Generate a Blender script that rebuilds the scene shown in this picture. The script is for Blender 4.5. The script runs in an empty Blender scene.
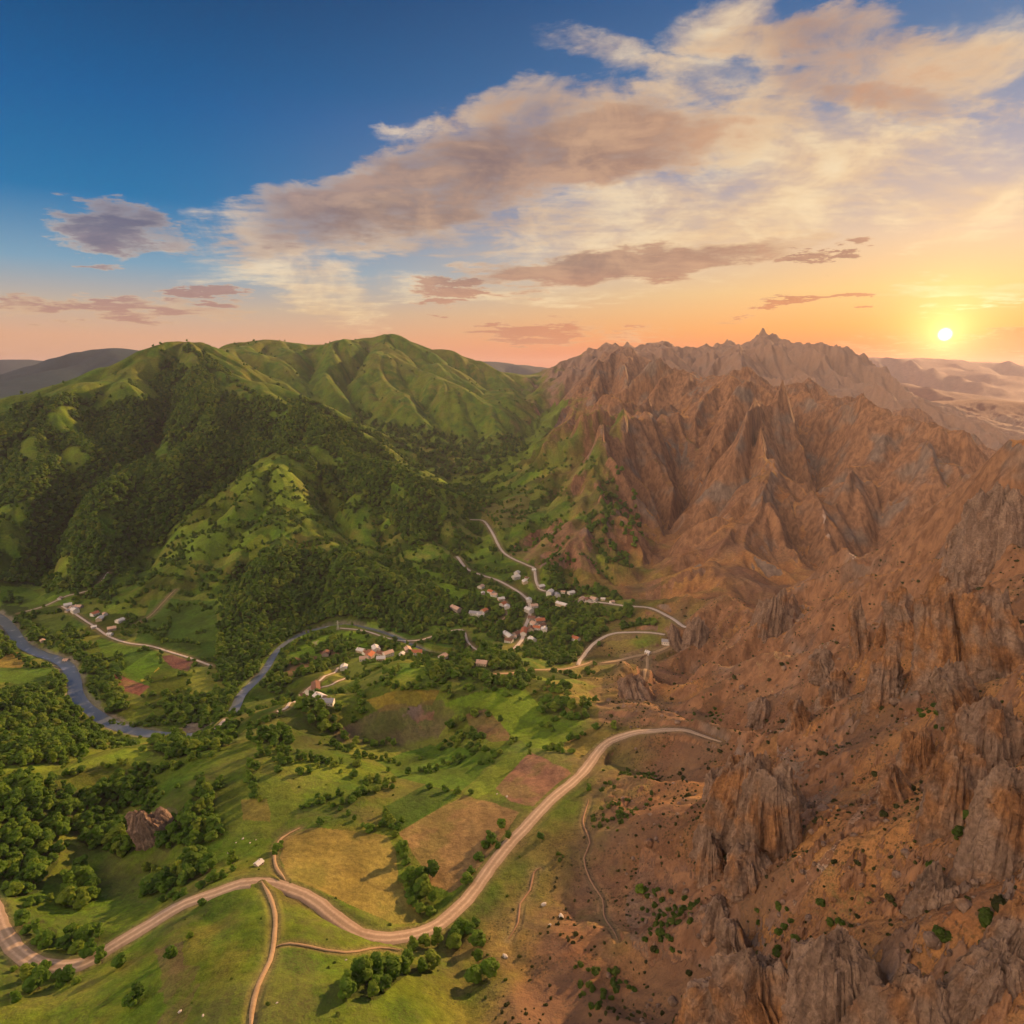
import bpy, math, random
import numpy as np
from mathutils import Vector, Matrix
F32 = np.float32
rng = np.random.default_rng(7)
random.seed(7)
SC = bpy.context.scene
COL = SC.collection
R = math.radians
# ------------------------------------------------------------------ camera
FPX = 667.0                      # focal length in pixels of the 1024 frame
TH = R(11.9)                     # pitch below the horizontal
CAMZ = 450.0                     # metres above the river
cam_d = bpy.data.cameras.new('camera')
cam = bpy.data.objects.new('camera', cam_d)
COL.objects.link(cam)
cam_d.sensor_width = 36.0
cam_d.lens = 36.0 * FPX / 1024.0
cam_d.clip_start = 1.0
cam_d.clip_end = 120000.0
cam.location = (0, 0, CAMZ)
cam.rotation_euler = (math.pi / 2 - TH, 0, 0)
SC.camera = cam
def ray(u, v):
    du, dv = u - 512.0, 512.0 - v
    return (du, FPX * math.cos(TH) + dv * math.sin(TH), -FPX * math.sin(TH) + dv * math.cos(TH))
def pY(u, v, Y):
    d = ray(u, v); t = Y / d[1]
    return (d[0] * t, Y, CAMZ + d[2] * t)
def pZ(u, v, z):
    d = ray(u, v); t = (z - CAMZ) / d[2]
    return (d[0] * t, d[1] * t, z)

# ------------------------------------------------------------------ noise
def _hash(ix, iy, seed):
    h = (ix.astype(np.int64) * 374761393 + iy.astype(np.int64) * 668265263 + seed * 974634777) & 0xffffffff
    h = ((h ^ (h >> 13)) * 1274126177) & 0xffffffff
    h = ((h ^ (h >> 16)) * 2246822519) & 0xffffffff
    return (h ^ (h >> 15)) & 0xffffffff
_TA = np.linspace(0, 2 * np.pi, 256, endpoint=False)
_CX, _CY = np.cos(_TA).astype(F32), np.sin(_TA).astype(F32)
def gn(x, y, seed=0):
    x = np.asarray(x, dtype=np.float64); y = np.asarray(y, dtype=np.float64)
    ix = np.floor(x); iy = np.floor(y)
    fx = (x - ix).astype(F32); fy = (y - iy).astype(F32)
    ix = ix.astype(np.int64); iy = iy.astype(np.int64)
    ux = fx * fx * fx * (fx * (fx * 6 - 15) + 10); uy = fy * fy * fy * (fy * (fy * 6 - 15) + 10)
    def c(dx, dy):
        h = _hash(ix + dx, iy + dy, seed) & 255
        return _CX[h] * (fx - dx) + _CY[h] * (fy - dy)
    a = c(0, 0); b = c(1, 0); d = c(0, 1); e = c(1, 1)
    a = a + (b - a) * ux; d = d + (e - d) * ux
    return (a + (d - a) * uy) * 1.5
def fbm(x, y, n=4, gain=.5, seed=0, lac=2.03):
    s = 0; a = 1.0
    for k in range(n):
        s = s + gn(x, y, seed + k * 17) * a
        x = x * lac + 11.3; y = y * lac - 7.1; a *= gain
    return s
def ridged(x, y, n=4, gain=.5, seed=0):
    s = 0; a = 1.0
    for k in range(n):
        s = s + (1 - 2 * np.abs(gn(x, y, seed + k * 17))) * a
        x = x * 2.07 + 5.3; y = y * 2.07 - 3.1; a *= gain
    return s
def rnd(ix, iy, seed):
    return (_hash(ix, iy, seed) & 0xffff).astype(F32) / 65535.0
def sst(a, b, x):
    t = np.clip((x - a) / (b - a), 0, 1)
    return t * t * (3 - 2 * t)

# ------------------------------------------------------------------ terrain control points: ridges, spurs, valley floors
CP = []
PR = set()
def YY(*pts):
    for p in pts: CP.append(pY(*p))
def ZZ(*pts):
    for p in pts: CP.append(pZ(*p))
def XY(*pts):
    for p in pts: CP.append(p)
def dens(kind, pts, n=3):
    f = pY if kind == 'Y' else pZ
    n0 = len(CP)
    w = [f(*p) for p in pts]
    for a, b in zip(w[:-1], w[1:]):
        for k in range(n):
            t = k / n
            CP.append(tuple(a[i] * (1 - t) + b[i] * t for i in range(3)))
    CP.append(w[-1])
    PR.update(range(n0, len(CP)))
# near left
ZZ((0,1024,130),(120,1024,140),(250,1024,168),(380,1024,160),(500,1024,142),(100,985,128),(0,985,117),
   (250,930,150),(250,975,162),(180,960,146),(340,940,140),(380,970,144),(440,985,134),
   (0,925,112),(20,955,113),(60,968,114),(90,962,115),(150,925,122),(215,890,129),(265,880,133),(310,895,130),(360,925,123),(420,938,117),(455,915,114),(490,870,113),(530,820,112),(580,775,110),(630,738,110),(680,727,114))
ZZ((90,850,76),(60,890,88),(150,870,84),(130,820,80),(200,850,96),(100,800,80),(30,830,100),(20,870,101),(50,800,103),(0,850,108),
   (50,768,106),(0,778,110),(100,766,100),(150,760,92),(60,738,58),(20,740,56),(110,745,46),(190,745,60),
   (160,812,106),(190,790,108),(230,765,106),(270,735,102),(300,712,96),(230,800,98),(260,830,106),(250,780,112),(300,800,108),(330,770,98),
   (340,692,88),(385,677,96),(430,671,98),(475,677,92),(520,668,66),(400,700,94),(450,700,86),(320,735,84),(370,738,68),(410,742,60),(440,735,62),
   (500,705,86),(540,715,88),(470,740,78),(500,760,92),(450,790,96),(400,800,98),(350,830,106),(300,850,114),(350,870,116),(420,850,106),(400,900,114),(470,820,106),
   (560,740,98),(570,700,84),(600,700,84),(600,740,106),(550,680,50),(600,680,58),(640,690,74),(660,705,96))
# valley floor and river
ZZ((0,618,4),(20,645,2),(55,658,1),(75,695,0),(95,715,0),(130,731,0),(170,738,0),(215,730,0),(235,710,0),(245,690,0),(265,670,0),(290,643,0),(320,628,1),(350,626,1),(380,632,2),(410,645,3),
   (150,620,12),(100,640,8),(150,690,4),(200,680,4),(110,600,16),(200,620,14),(150,655,6),(200,650,6),(50,600,10),(0,590,8),(30,690,16),(0,720,34),(30,670,8),(0,660,8),
   (300,690,24),(270,710,28),(330,670,8),(370,655,5),(330,645,4),(420,655,6),(460,640,6),(520,620,8),(470,600,16),(440,570,26),(430,540,36),(520,650,10),(560,655,16),(500,585,20),(560,600,16),(560,630,14),(600,640,20),(640,640,24),(600,620,22))
# dark wooded bank and the meadow spur above it
ZZ((240,562,72),(300,556,76),(350,552,78),(400,575,56),(440,592,34),(300,628,6),(350,615,8),(400,622,4),(240,640,8),(250,600,38),(225,590,40),
   (275,458,222),(230,482,180),(180,520,110),(150,560,52),(260,492,170),(300,500,146),(330,530,100),(240,545,82),(290,530,112),(350,500,134),(380,520,92),(410,545,52),(200,560,50),(200,590,24))
# left mountain
def ridge(n, *pts): dens('Y', pts, n)
ridge(2,(0,412,2000),(45,408,2050),(90,386,2300),(130,370,2400),(165,352,2500),(172,346,2550),(190,339,2600),(210,346,2800),(232,352,3100),(252,347,3400),(270,337,3500),(290,345,3500),(318,350,3450),(345,339,3400),(364,345,3550),(385,333,3700),(405,340,3750),(425,351,3750),(450,355,3800),(495,370,3900),(540,377,4000),(570,372,3800),(600,358,3500))
ridge(3,(190,343,2600),(200,362,2480),(228,385,2330),(255,398,2230),(290,408,2150),(325,425,2050),(355,442,1980),(400,462,1850),(432,492,1700))
ridge(3,(180,358,2500),(148,384,2250),(110,396,2120),(60,412,1980),(48,440,1830),(35,480,1620),(25,530,1450))
ridge(3,(148,384,2250),(172,412,2080),(190,440,1930),(182,462,1820))
ridge(3,(85,408,2050),(90,440,1880),(100,470,1720),(112,500,1580),(112,530,1500))
ZZ((128,548,54),(175,500,112),(190,475,150),(120,575,22),(135,470,166),(150,440,226),(70,470,184),(75,530,88),(60,570,34),(0,520,110),(10,460,230),(40,590,12),(215,430,262),(205,400,350),(130,510,96))
ZZ((330,470,190),(370,490,150),(300,442,262),(262,425,292),(230,450,236))
# central mountain and its spurs
ridge(3,(345,341,3400),(356,365,3220),(385,385,3020),(415,398,2900),(428,425,2720),(450,455,2480),(455,475,2330))
ridge(3,(385,336,3700),(430,358,3550),(462,376,3350),(482,396,3100),(505,410,2980),(512,432,2780))
ridge(3,(350,355,3300),(340,380,3050),(358,410,2800),(388,442,2520),(415,467,2330))
ridge(3,(275,342,3450),(288,370,3150),(310,395,2900),(335,418,2620),(360,436,2420))
ridge(2,(250,375,3000),(275,395,2700),(310,415,2500))
YY((320,372,3250),(330,398,2950),(375,412,2820),(400,430,2650),(398,400,3050),(440,400,3060),(450,425,2800),(470,440,2680),(405,368,3400),(440,380,3300),(300,365,3350),(500,400,3500),(530,420,3100),(560,400,3300),(540,435,2850),(490,445,2650),(520,395,3600))
ZZ((450,500,54),(440,482,76),(470,480,84),(500,460,132))
# green-brown spur right of the village
ZZ((640,425,270),(600,450,215),(585,475,170),(572,505,118),(600,535,88),(560,545,64),(570,575,30),(610,560,64),(530,520,90),(510,540,50),(540,490,130),(560,460,190),(520,480,120),(620,510,104),(640,545,50),(615,580,32),(650,590,26),(490,520,50),(590,595,20))
# big brown massif
ridge(2,(680,385,2900),(700,380,2600),(712,382,2500),(740,400,2350),(757,413,2300),(775,389,2200),(792,396,2150),(820,414,2100),(842,407,2050),(862,411,2000),(884,440,1950),(905,433,1900),(940,453,1800),(985,479,1680),(1024,503,1520),(1060,513,1400))
ridge(3,(775,378,2200),(765,410,2040),(745,450,1860),(715,490,1690),(680,540,1500),(642,588,1330))
ridge(3,(715,372,2450),(690,400,2270),(662,440,2060),(640,470,1920),(640,500,1790),(650,530,1620))
ridge(3,(757,402,2280),(735,430,2120),(702,462,1950),(672,502,1760))
ridge(3,(862,400,2000),(850,440,1830),(856,480,1660),(880,520,1500),(892,560,1340))
ridge(3,(820,402,2100),(800,450,1880),(782,490,1700),(790,530,1530),(812,570,1370))
ridge(3,(905,422,1900),(925,460,1690),(942,500,1490),(948,530,1370))
ridge(3,(940,441,1800),(968,478,1600),(985,505,1440))
ZZ((665,570,50),(830,540,84),(845,585,52),(820,500,130),(905,490,160),(910,540,80),(895,585,50),(960,520,110),(760,540,84),(750,580,44),(880,450,240),(830,450,230),(930,550,64))
# behind the massif
ridge(2,(575,375,5000),(592,363,4800),(606,357,4680),(614,366,4620),(628,345,4550),(642,358,4520),(656,346,4480),(676,360,4440),(692,373,4420),(712,369,4420),(726,356,4350),(740,341,4300),(753,355,4260),(768,337,4240),(785,344,4200),(803,363,4160),(830,376,4100),(846,358,4030),(860,374,4000),(874,390,3960),(900,401,3450),(940,415,3450),(990,435,3220))
YY((660,400,2700),(620,400,2900),(600,430,2500),(640,430,2350),(580,410,3000),(640,375,3200))
YY((720,385,3000),(800,398,2950),(850,405,2900),(900,425,2600))
XY((500,3000,230),(800,3000,220),(1100,3000,200),(1300,3000,180))
ridge(3,(715,490,1690),(722,530,1440),(735,560,1290),(750,590,1170),(765,612,1080))
ridge(3,(782,490,1700),(800,540,1450),(825,575,1270),(850,600,1150))
ridge(2,(680,540,1500),(668,560,1390),(664,580,1290))
ridge(3,(690,400,2270),(650,420,2100),(615,445,1960),(590,480,1830))
XY((1400,2400,120),(1700,2200,90),(1900,3000,120))
# canyon, sunlit saddles and the grey slope behind the near crest
ZZ((700,690,30),(690,655,40),(750,690,52),(740,660,46),(800,662,96),(740,629,72),(690,622,46),(775,640,82),(830,636,110),(790,615,60),(700,575,28),(785,592,28),(850,600,66),(830,610,62),(760,570,48),
   (1024,556,232),(960,585,178),(900,606,128),(860,628,118),(930,575,120),(1000,545,170),(1024,502,268),(995,520,232),(1024,545,232),(640,600,34),(640,640,26),(660,660,34),(640,615,30))
# near right slope
ZZ((550,1024,148),(600,1000,144),(600,950,130),(600,900,120),(550,860,117),(530,900,116),(650,780,126),(620,820,118),(700,745,128),(680,850,146),(650,900,132),(700,900,154),(700,960,160),(640,970,140),
   (720,728,130),(760,722,138),(800,706,158),(845,690,184),(872,672,204),(905,640,228),(945,622,246),(985,615,262),(1024,600,280),
   (740,780,164),(760,830,188),(800,760,178),(800,850,206),(800,900,206),(850,800,208),(850,850,218),(900,750,230),(900,800,234),(960,700,256),(1000,700,268),(940,780,248),(1000,800,276),(900,900,230),(1000,900,264),(850,930,226),
   (760,930,184),(800,960,206),(900,960,234),(720,1000,174),(800,1010,196),(900,1024,226),(1000,1000,260),(1024,1024,264),(870,720,212),(780,720,150))
XY((0,120,190),(0,0,200),(150,100,260),(-150,100,150),(0,-400,220),(-500,-300,150),(500,-300,320),(450,150,380),(600,400,370),(700,700,250),(1000,1100,170),(900,900,215),(1300,1300,170),(1500,1800,100),
   (-400,200,120),(-600,350,110),(-900,500,100),(-900,700,50),(-1300,900,40),(-1300,1200,40),(-1700,1400,120),(-2000,1900,300),(-2600,1600,250),(-2600,2500,320),(-2600,800,120),(-1800,500,150),(-1800,-500,200),
   (2600,800,350),(2600,1800,150),(2200,-500,400),(0,-2500,250),(-3000,-2500,250),(3000,-2500,300),
   (-2000,3000,250),(-1600,2700,300),(-2900,3600,280),(-1800,4200,300),(-800,4400,330),(0,4800,300),(900,4600,250),(2000,4200,150),(3000,4000,150),(3200,2800,120),(0,6500,200),(1500,6500,150),(3500,6500,120))
# far ranges
YY((-80,385,5500),(0,384,5600),(40,368,5800),(80,354,6000),(112,348,6200),(140,354,6300),(180,365,6600),(-150,380,5500),
   (-100,362,10500),(0,361,10000),(40,362,10000),(90,366,10500),
   (470,366,9500),(490,361,9000),(515,363,9000),(550,371,9000),(600,376,9000),
   (1000,430,3600))
ridge(3,(780,368,11000),(850,363,11000),(885,360,11500),(930,361,12000),(975,365,12500),(1024,370,12500),(1090,368,12500))
ridge(3,(850,378,7200),(885,384,6900),(920,387,6700),(965,395,6500),(1010,402,6200),(1060,408,6000))
ridge(3,(900,402,4900),(935,404,4800),(968,397,4700),(1000,398,4600),(1040,405,4500),(1090,402,4300))
XY((2800,8800,70),(4600,8800,70),(6200,8800,70),(2600,5700,110),(3600,5300,110),(1700,5600,130))
XY((-6000,8000,250),(0,12000,250),(-3000,7600,300),(3000,9500,150),(6500,9000,150),(9000,12000,250),(5000,7300,120),(8000,5000,200),(7000,2000,250),(-8000,4000,300),(-7000,1000,300),(8000,-4000,250),(-8000,-4000,250),
   (0,22000,200),(12000,22000,200),(-12000,22000,200),(20000,14000,200),(-20000,12000,200),(20000,0,200),(-20000,0,200),(0,-15000,200),(18000,-12000,200),(-18000,-12000,200),(4500,16500,200),(13000,17000,300))
CP = np.array(CP, dtype=np.float64)
for i in range(len(CP)):         # loose points that would make a cliff against a ridge line are left out
    if i in PR or math.hypot(CP[i,0], CP[i,1]) < 1150: continue
    for j in PR:
        dd = math.hypot(CP[i,0]-CP[j,0], CP[i,1]-CP[j,1])
        if dd < 400 and abs(CP[i,2]-CP[j,2]) > 1.15*dd: CP[i,2] = np.nan; break
# drop near-duplicate control points
_k = []
for i, p in enumerate(CP):
    if np.isnan(p[2]): continue
    r0 = max(8.0, .012 * math.hypot(p[0], p[1]))
    if all((p[0]-CP[j][0])**2 + (p[1]-CP[j][1])**2 > r0*r0 for j in _k): _k.append(i)
CP = CP[_k]
_pr = np.array([i in PR for i in _k])
_r = np.hypot(CP[:,0], CP[:,1])
_c = np.clip(np.where(_pr, .026, .05) * _r, 14, 500)
_d = np.sqrt((CP[:,None,0]-CP[None,:,0])**2 + (CP[:,None,1]-CP[None,:,1])**2 + _c[None,:]**2)
_A = np.vstack([np.hstack([_d - np.diag(np.where(_r > 1150, np.clip(np.where(_pr, .008, .03)*_r, 3, 60), 8)), np.ones((len(CP),1))]), np.hstack([np.ones((1,len(CP))), [[0]]])])
_w = np.linalg.lstsq(_A, np.append(CP[:,2], 0), rcond=1e-10)[0]
def rbf(x, y):
    sh = x.shape; x = x.ravel().astype(F32); y = y.ravel().astype(F32); out = np.full(x.shape, _w[-1], dtype=np.float64)
    for i in range(len(CP)):
        out += _w[i] * np.sqrt((x - F32(CP[i,0]))**2 + (y - F32(CP[i,1]))**2 + F32(_c[i])**2)
    return out.reshape(sh)

class Grid:
    def __init__(s, x0, x1, y0, y1, h):
        s.x0, s.y0, s.h = x0, y0, h
        s.nx = int((x1-x0)/h)+1; s.ny = int((y1-y0)/h)+1
        s.x1 = x0+(s.nx-1)*h; s.y1 = y0+(s.ny-1)*h
        s.X, s.Y = np.meshgrid(x0+np.arange(s.nx)*h, y0+np.arange(s.ny)*h)
    def samp(s, A, x, y):          # Catmull-Rom
        fx = np.clip((x-s.x0)/s.h, 1, s.nx-2.001); fy = np.clip((y-s.y0)/s.h, 1, s.ny-2.001)
        ix = np.floor(fx).astype(np.int64); iy = np.floor(fy).astype(np.int64)
        tx = (fx-ix).astype(F32); ty = (fy-iy).astype(F32)
        def w(t): return (((-.5*t+1)*t-.5)*t, (1.5*t-2.5)*t*t+1, ((-1.5*t+2)*t+.5)*t, (.5*t-.5)*t*t)
        wx, wy = w(tx), w(ty); out = 0
        Af = A.ravel()
        for j in range(4):
            row = 0; b = np.clip(iy+j-1, 0, s.ny-1)*s.nx
            for i in range(4): row = row + Af[b+np.clip(ix+i-1, 0, s.nx-1)]*wx[i]
            out = out + row*wy[j]
        return out
def blur(A, n):
    for _ in range(n):
        A = (A + np.roll(A,1,0) + np.roll(A,-1,0))/3; A = (A + np.roll(A,1,1) + np.roll(A,-1,1))/3
    return A
def gauss(A, sig):
    n0, n1 = A.shape; p = int(sig*3)+1; B_ = np.pad(A, p, mode='edge')
    fy = np.fft.fftfreq(B_.shape[0])[:,None]; fx = np.fft.rfftfreq(B_.shape[1])[None,:]
    return np.fft.irfft2(np.fft.rfft2(B_)*np.exp(-2*(math.pi*sig)**2*(fx*fx+fy*fy)), s=B_.shape)[p:p+n0, p:p+n1]
def gully(X, Y, gx, gy, wl, seed):
    """stripes running down the slope, branching between cells; returns cosine in -1..1"""
    m = np.sqrt(gx*gx+gy*gy)+1e-6
    sx, sy = (-gy/m).astype(F32), (gx/m).astype(F32)
    px = X/(wl*1.35); py = Y/(wl*1.35)
    ix = np.floor(px).astype(np.int64); iy = np.floor(py).astype(np.int64)
    fx = (px-ix).astype(F32); fy = (py-iy).astype(F32)
    c = 0; s_ = 0; W = 0
    for j in (-1,0,1):
        for i in (-1,0,1):
            vx = fx-i-(.2+.6*rnd(ix+i,iy+j,seed)); vy = fy-j-(.2+.6*rnd(ix+i,iy+j,seed+5))
            w = np.exp(-(vx*vx+vy*vy)*3.2)
            ph = (vx*sx+vy*sy)*F32(1.35*2*math.pi) + rnd(ix+i,iy+j,seed+9)*F32(1.2)
            c = c+w*np.cos(ph); s_ = s_+w*np.sin(ph); W = W+w
    q = np.sqrt(c*c+s_*s_)+1e-6
    return (c/q)*np.clip(q/W*1.6, 0, 1)
def brown_mask(x, y):
    """1 on the dry right side, 0 on the green left side (metres, world space)"""
    yb = np.array([-500,150,260,330,420,520,600,640,740,850,1000,1150,1300,1500,1700,2000,2600,3200,4000,9000,20000.])
    xb = np.array([ -30, -10,-15,-12, 20, 70,115, 95,100,130, 190,235, 195, 190, 200, 230, 215, 190, 300,1500,4000.])
    b = np.interp(y, yb, xb)
    n = fbm(x/90., y/90., 4, .55, 31)*np.clip(.085*y,8,150)
    return sst(-1, 1, (x+n-b)/np.clip(.12*y, 6, 270))
def erode(g, H, wls, amp_g, amp_b, B, seed, fade=None):
    for k, wl in enumerate(wls):
        S = gauss(H, wl*.42/g.h)
        gy, gx = np.gradient(S, g.h)
        sl = np.sqrt(gx*gx+gy*gy)
        c = gully(g.X + gn(g.X/wl/2.2, g.Y/wl/2.2, seed+3)*wl*.35, g.Y + gn(g.X/wl/2.2+9, g.Y/wl/2.2, seed+4)*wl*.35, gx, gy, wl, seed+k*23)
        rid = 1-2*np.sqrt(np.clip((1-c)/2,0,1))+.27       # sharp crests
        rou = 2*np.sqrt(np.clip((1+c)/2,0,1))-1-.27       # sharp gullies
        v = B*(rid*.75+rou*.35)*amp_b[k] + (1-B)*rou*amp_g[k]
        d = v*wl*np.clip(sl*1.5, 0, .62)*sst(.03, .22, sl)
        if fade is not None: d = d*fade
        H = H+d
    return H
# far grid
G3 = Grid(-24000, 24000, -12000, 24000, 80)
B3 = brown_mask(G3.X, G3.Y)
base3 = G3.samp.__self__ and rbf(G3.X[::2, ::2], G3.Y[::2, ::2])
_g = Grid(-24000, 24000, -12000, 24000, 160)
base3 = _g.samp(base3, G3.X, G3.Y)
H3 = erode(G3, base3, (2600,1300,650,330), (.16,.16,.15,.12), (.16,.18,.2,.16), B3, 400)
H3 += fbm(G3.X/1500., G3.Y/1500., 5, .5, 77)*35
# middle grid
G2 = Grid(-3400, 3400, -400, 5200, 5)
_g = Grid(-3400, 3400, -400, 5200, 20)
base2 = _g.samp(rbf(_g.X, _g.Y), G2.X, G2.Y)
_k = sst(1150, 1500, np.hypot(G2.X, G2.Y)); base2 = base2*(1-_k)+gauss(base2, 4)*_k
B2 = brown_mask(G2.X, G2.Y)
rr = np.hypot(G2.X, G2.Y)
farf = sst(700, 1700, rr)
B2n = np.clip(B2, 0, 1)
H2 = erode(G2, base2, (620,), (.12,), (.20,), B2n, 100, farf*(.5+.5*sst(2000,3000,rr)))
H2 = erode(G2, H2, (310,), (.24,), (.50,), B2n, 140, sst(500,1500,rr)*(1-.4*sst(2800,3400,rr)*B2))
H2 = erode(G2, H2, (150,), (.17,), (.38,), B2n, 180, (.25+.75*sst(300,1100,rr))*(1-.5*sst(2800,3400,rr)*B2))
H2 = erode(G2, H2, (74,), (.08,), (.24,), B2n, 220, .5+.5*sst(300,1000,rr))
H2 = erode(G2, H2, (36,), (.02,), (.15,), B2n, 260, .3+.7*sst(400,900,rr))
# jagged back range, level valley floor
H2 += sst(3400,3900,rr)*sst(-.05,.02,np.arctan2(G2.X,G2.Y)-.09)*sst(330,520,H2)*(ridged(G2.X/420.,G2.Y/420.,5,.5,91)-.5)*44
H2 = 3.2+np.logaddexp(0,(H2-3.2)/3.)*3.
H3 = np.where(np.hypot(G3.X,G3.Y)>5600, 90+np.logaddexp(0,(H3-90)/25.)*25., H3)
# near grid
G1 = Grid(-820, 900, 0, 1300, 2)
_g = Grid(-820, 900, 0, 1300, 8)
base1 = _g.samp(rbf(_g.X, _g.Y), G1.X, G1.Y)
H1 = np.maximum(base1 + G2.samp(H2-np.maximum(base2,3.2), G1.X, G1.Y), 3.2)
# fine relief on the near grid
B1 = brown_mask(G1.X, G1.Y)
rr1 = np.hypot(G1.X, G1.Y)
H1 = erode(G1, H1, (22, 11), (.03,.02), (.10,.08), B1, 300, .4+.6*sst(400,900,rr1))
H1 += fbm(G1.X/60., G1.Y/60., 4, .5, 61)*(1.2+1.6*B1)*sst(8, 30, H1)
def Hgrid(x, y):
    """ground height before the roads are cut in"""
    x = np.asarray(x, dtype=np.float64); y = np.asarray(y, dtype=np.float64)
    h = G3.samp(H3, x, y)
    e2 = np.minimum.reduce([x-G2.x0, G2.x1-x, y-G2.y0, G2.y1-y]); w2 = sst(20, 500, e2)
    m = e2 > 15
    if m.any():
        t = G2.samp(H2, x[m], y[m]) if x.ndim else G2.samp(H2, x, y)
        h2 = h.copy() if x.ndim else h
        if x.ndim: h2[m] = t
        else: h2 = t
        h = h*(1-w2)+h2*w2
    e1 = np.minimum.reduce([x-G1.x0, G1.x1-x, y-G1.y0, G1.y1-y]); w1 = sst(6, 80, e1)
    m = e1 > 5
    if m.any():
        if x.ndim:
            h1 = h.copy(); h1[m] = G1.samp(H1, x[m], y[m])
        else: h1 = G1.samp(H1, x, y)
        h = h*(1-w1)+h1*w1
    return h
def hz(x, y):
    return float(Hgrid(np.array([x], dtype=np.float64), np.array([y], dtype=np.float64))[0])
_T = np.concatenate([np.arange(150, 1300, 1.5), np.arange(1300, 4500, 5), np.arange(4500, 16000, 40)])
def at(u, v):
    """the point of the ground seen at a place of the photograph: (x, y)"""
    d = ray(u, v); x = _T*d[0]/d[1]; y = _T; z = CAMZ+_T*d[2]/d[1]
    g = Hgrid(x, y); k = np.nonzero(g > z)[0]
    if len(k) == 0: return None
    k = k[0]
    if k == 0: return (x[0], y[0])
    a = (z[k-1]-g[k-1])/((z[k-1]-g[k-1])+(g[k]-z[k])+1e-9)
    return (x[k-1]+(x[k]-x[k-1])*a, y[k-1]+(y[k]-y[k-1])*a)
def path_at(pts, step=6.):
    """photograph points -> smooth dense world polyline (x, y)"""
    w = [at(*p) for p in pts]; w = np.array([p for p in w if p is not None])
    return smooth_path(w, step)
def smooth_path(w, step=6.):
    w = np.asarray(w, dtype=float)
    p = np.vstack([2*w[0]-w[1], w, 2*w[-1]-w[-2]]); out = []
    for i in range(1, len(p)-2):
        n = max(2, int(np.hypot(*(p[i+1]-p[i])[:2])/step))
        for k in range(n):
            t = k/n
            out.append(.5*((2*p[i])+(-p[i-1]+p[i+1])*t+(2*p[i-1]-5*p[i]+4*p[i+1]-p[i+2])*t*t+(-p[i-1]+3*p[i]-3*p[i+1]+p[i+2])*t**3))
    out.append(p[-2])
    return np.array(out)
# polar sheet of ground centred under the view point: dense ahead, coarse behind
Q = 1.0
_an = np.concatenate([np.linspace(-180,-70,45,endpoint=False), np.linspace(-70,-46,90,endpoint=False), np.linspace(-46,46,int(1500*Q),endpoint=False), np.linspace(46,70,90,endpoint=False), np.linspace(70,180,45,endpoint=False)])
_rad = [20.]
while _rad[-1] < 17600:
    r = _rad[-1]
    s = 12 if r < 120 else (.0031*r if r < 1150 else (3.6 if r < 2600 else (4.6 if r < 4300 else max(5, .03*(r-4200)+5))))
    if 120 <= r < 190: s = 1.5
    _rad.append(r + s/Q)
_rad = np.array(_rad)
NA, NR = len(_an), len(_rad)
TX = (_rad[:,None]*np.sin(np.radians(_an))[None,:]); TY = (_rad[:,None]*np.cos(np.radians(_an))[None,:])
TZ = np.empty_like(TX)
for i in range(0, NR, 100):
    TZ[i:i+100] = Hgrid(TX[i:i+100], TY[i:i+100])
_rr = np.hypot(TX, TY); _n = (_rr < 1150)&(_rr > 150)&(np.abs(np.arctan2(TX,TY)) < 1.0)
_x, _y = TX[_n], TY[_n]; _b = brown_mask(_x, _y)*sst(1150, 850, _rr[_n])*sst(12, 60, _x-20+.0*_y)
_xr, _yr = _x*.83+_y*.55, -_x*.55+_y*.83           # beds of rock dip away down to the left
_o = fbm(_xr/34., _yr/17., 5, .58, 711); _big = sst(-.25, .45, fbm(_x/110., _y/110., 3, .5, 715)+.9*sst(.22,.55,_x/_y)-.35)
OUT = np.zeros(TX.shape, dtype=F32)
_oc = sst(.22, .42, _o)*_big*sst(760, 600, _rr[_n])
OUT[_n] = _oc*_b
TZ[_n] += _b*(_oc*(1.2+1.6*ridged(_xr/9., _yr/5., 4, .55, 713)) + fbm(_x/7., _y/7., 5, .62, 714)*(.3+.3*_big) + (ridged(_x/19., _y/19., 4, .55, 716)-.6)*(.3+.5*_big))
_g = (1-brown_mask(_x, _y))*sst(1150, 850, _rr[_n])
TZ[_n] += _g*fbm(_x/9., _y/9., 4, .5, 717)*.22
print('ground', NA, NR, NA*NR)
def sheet(name, X, Y, Z):
    nr, na = X.shape
    co = np.stack([X, Y, Z], -1).reshape(-1,3).astype(F32)
    me = bpy.data.meshes.new(name)
    i = np.arange(nr-1)[:,None]*na + np.arange(na)[None,:]
    j = np.arange(nr-1)[:,None]*na + (np.arange(na)[None,:]+1)%na
    f = np.stack([i, i+na, j+na, j], -1).reshape(-1,4)
    me.vertices.add(len(co)); me.vertices.foreach_set('co', co.ravel())
    me.loops.add(f.size); me.loops.foreach_set('vertex_index', f.ravel().astype(np.int32))
    me.polygons.add(len(f)); me.polygons.foreach_set('loop_start', (np.arange(len(f))*4).astype(np.int32))
    me.polygons.foreach_set('use_smooth', np.ones(len(f), dtype=bool))
    me.update(calc_edges=True)
    o = bpy.data.objects.new(name, me); COL.objects.link(o)
    return o
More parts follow.
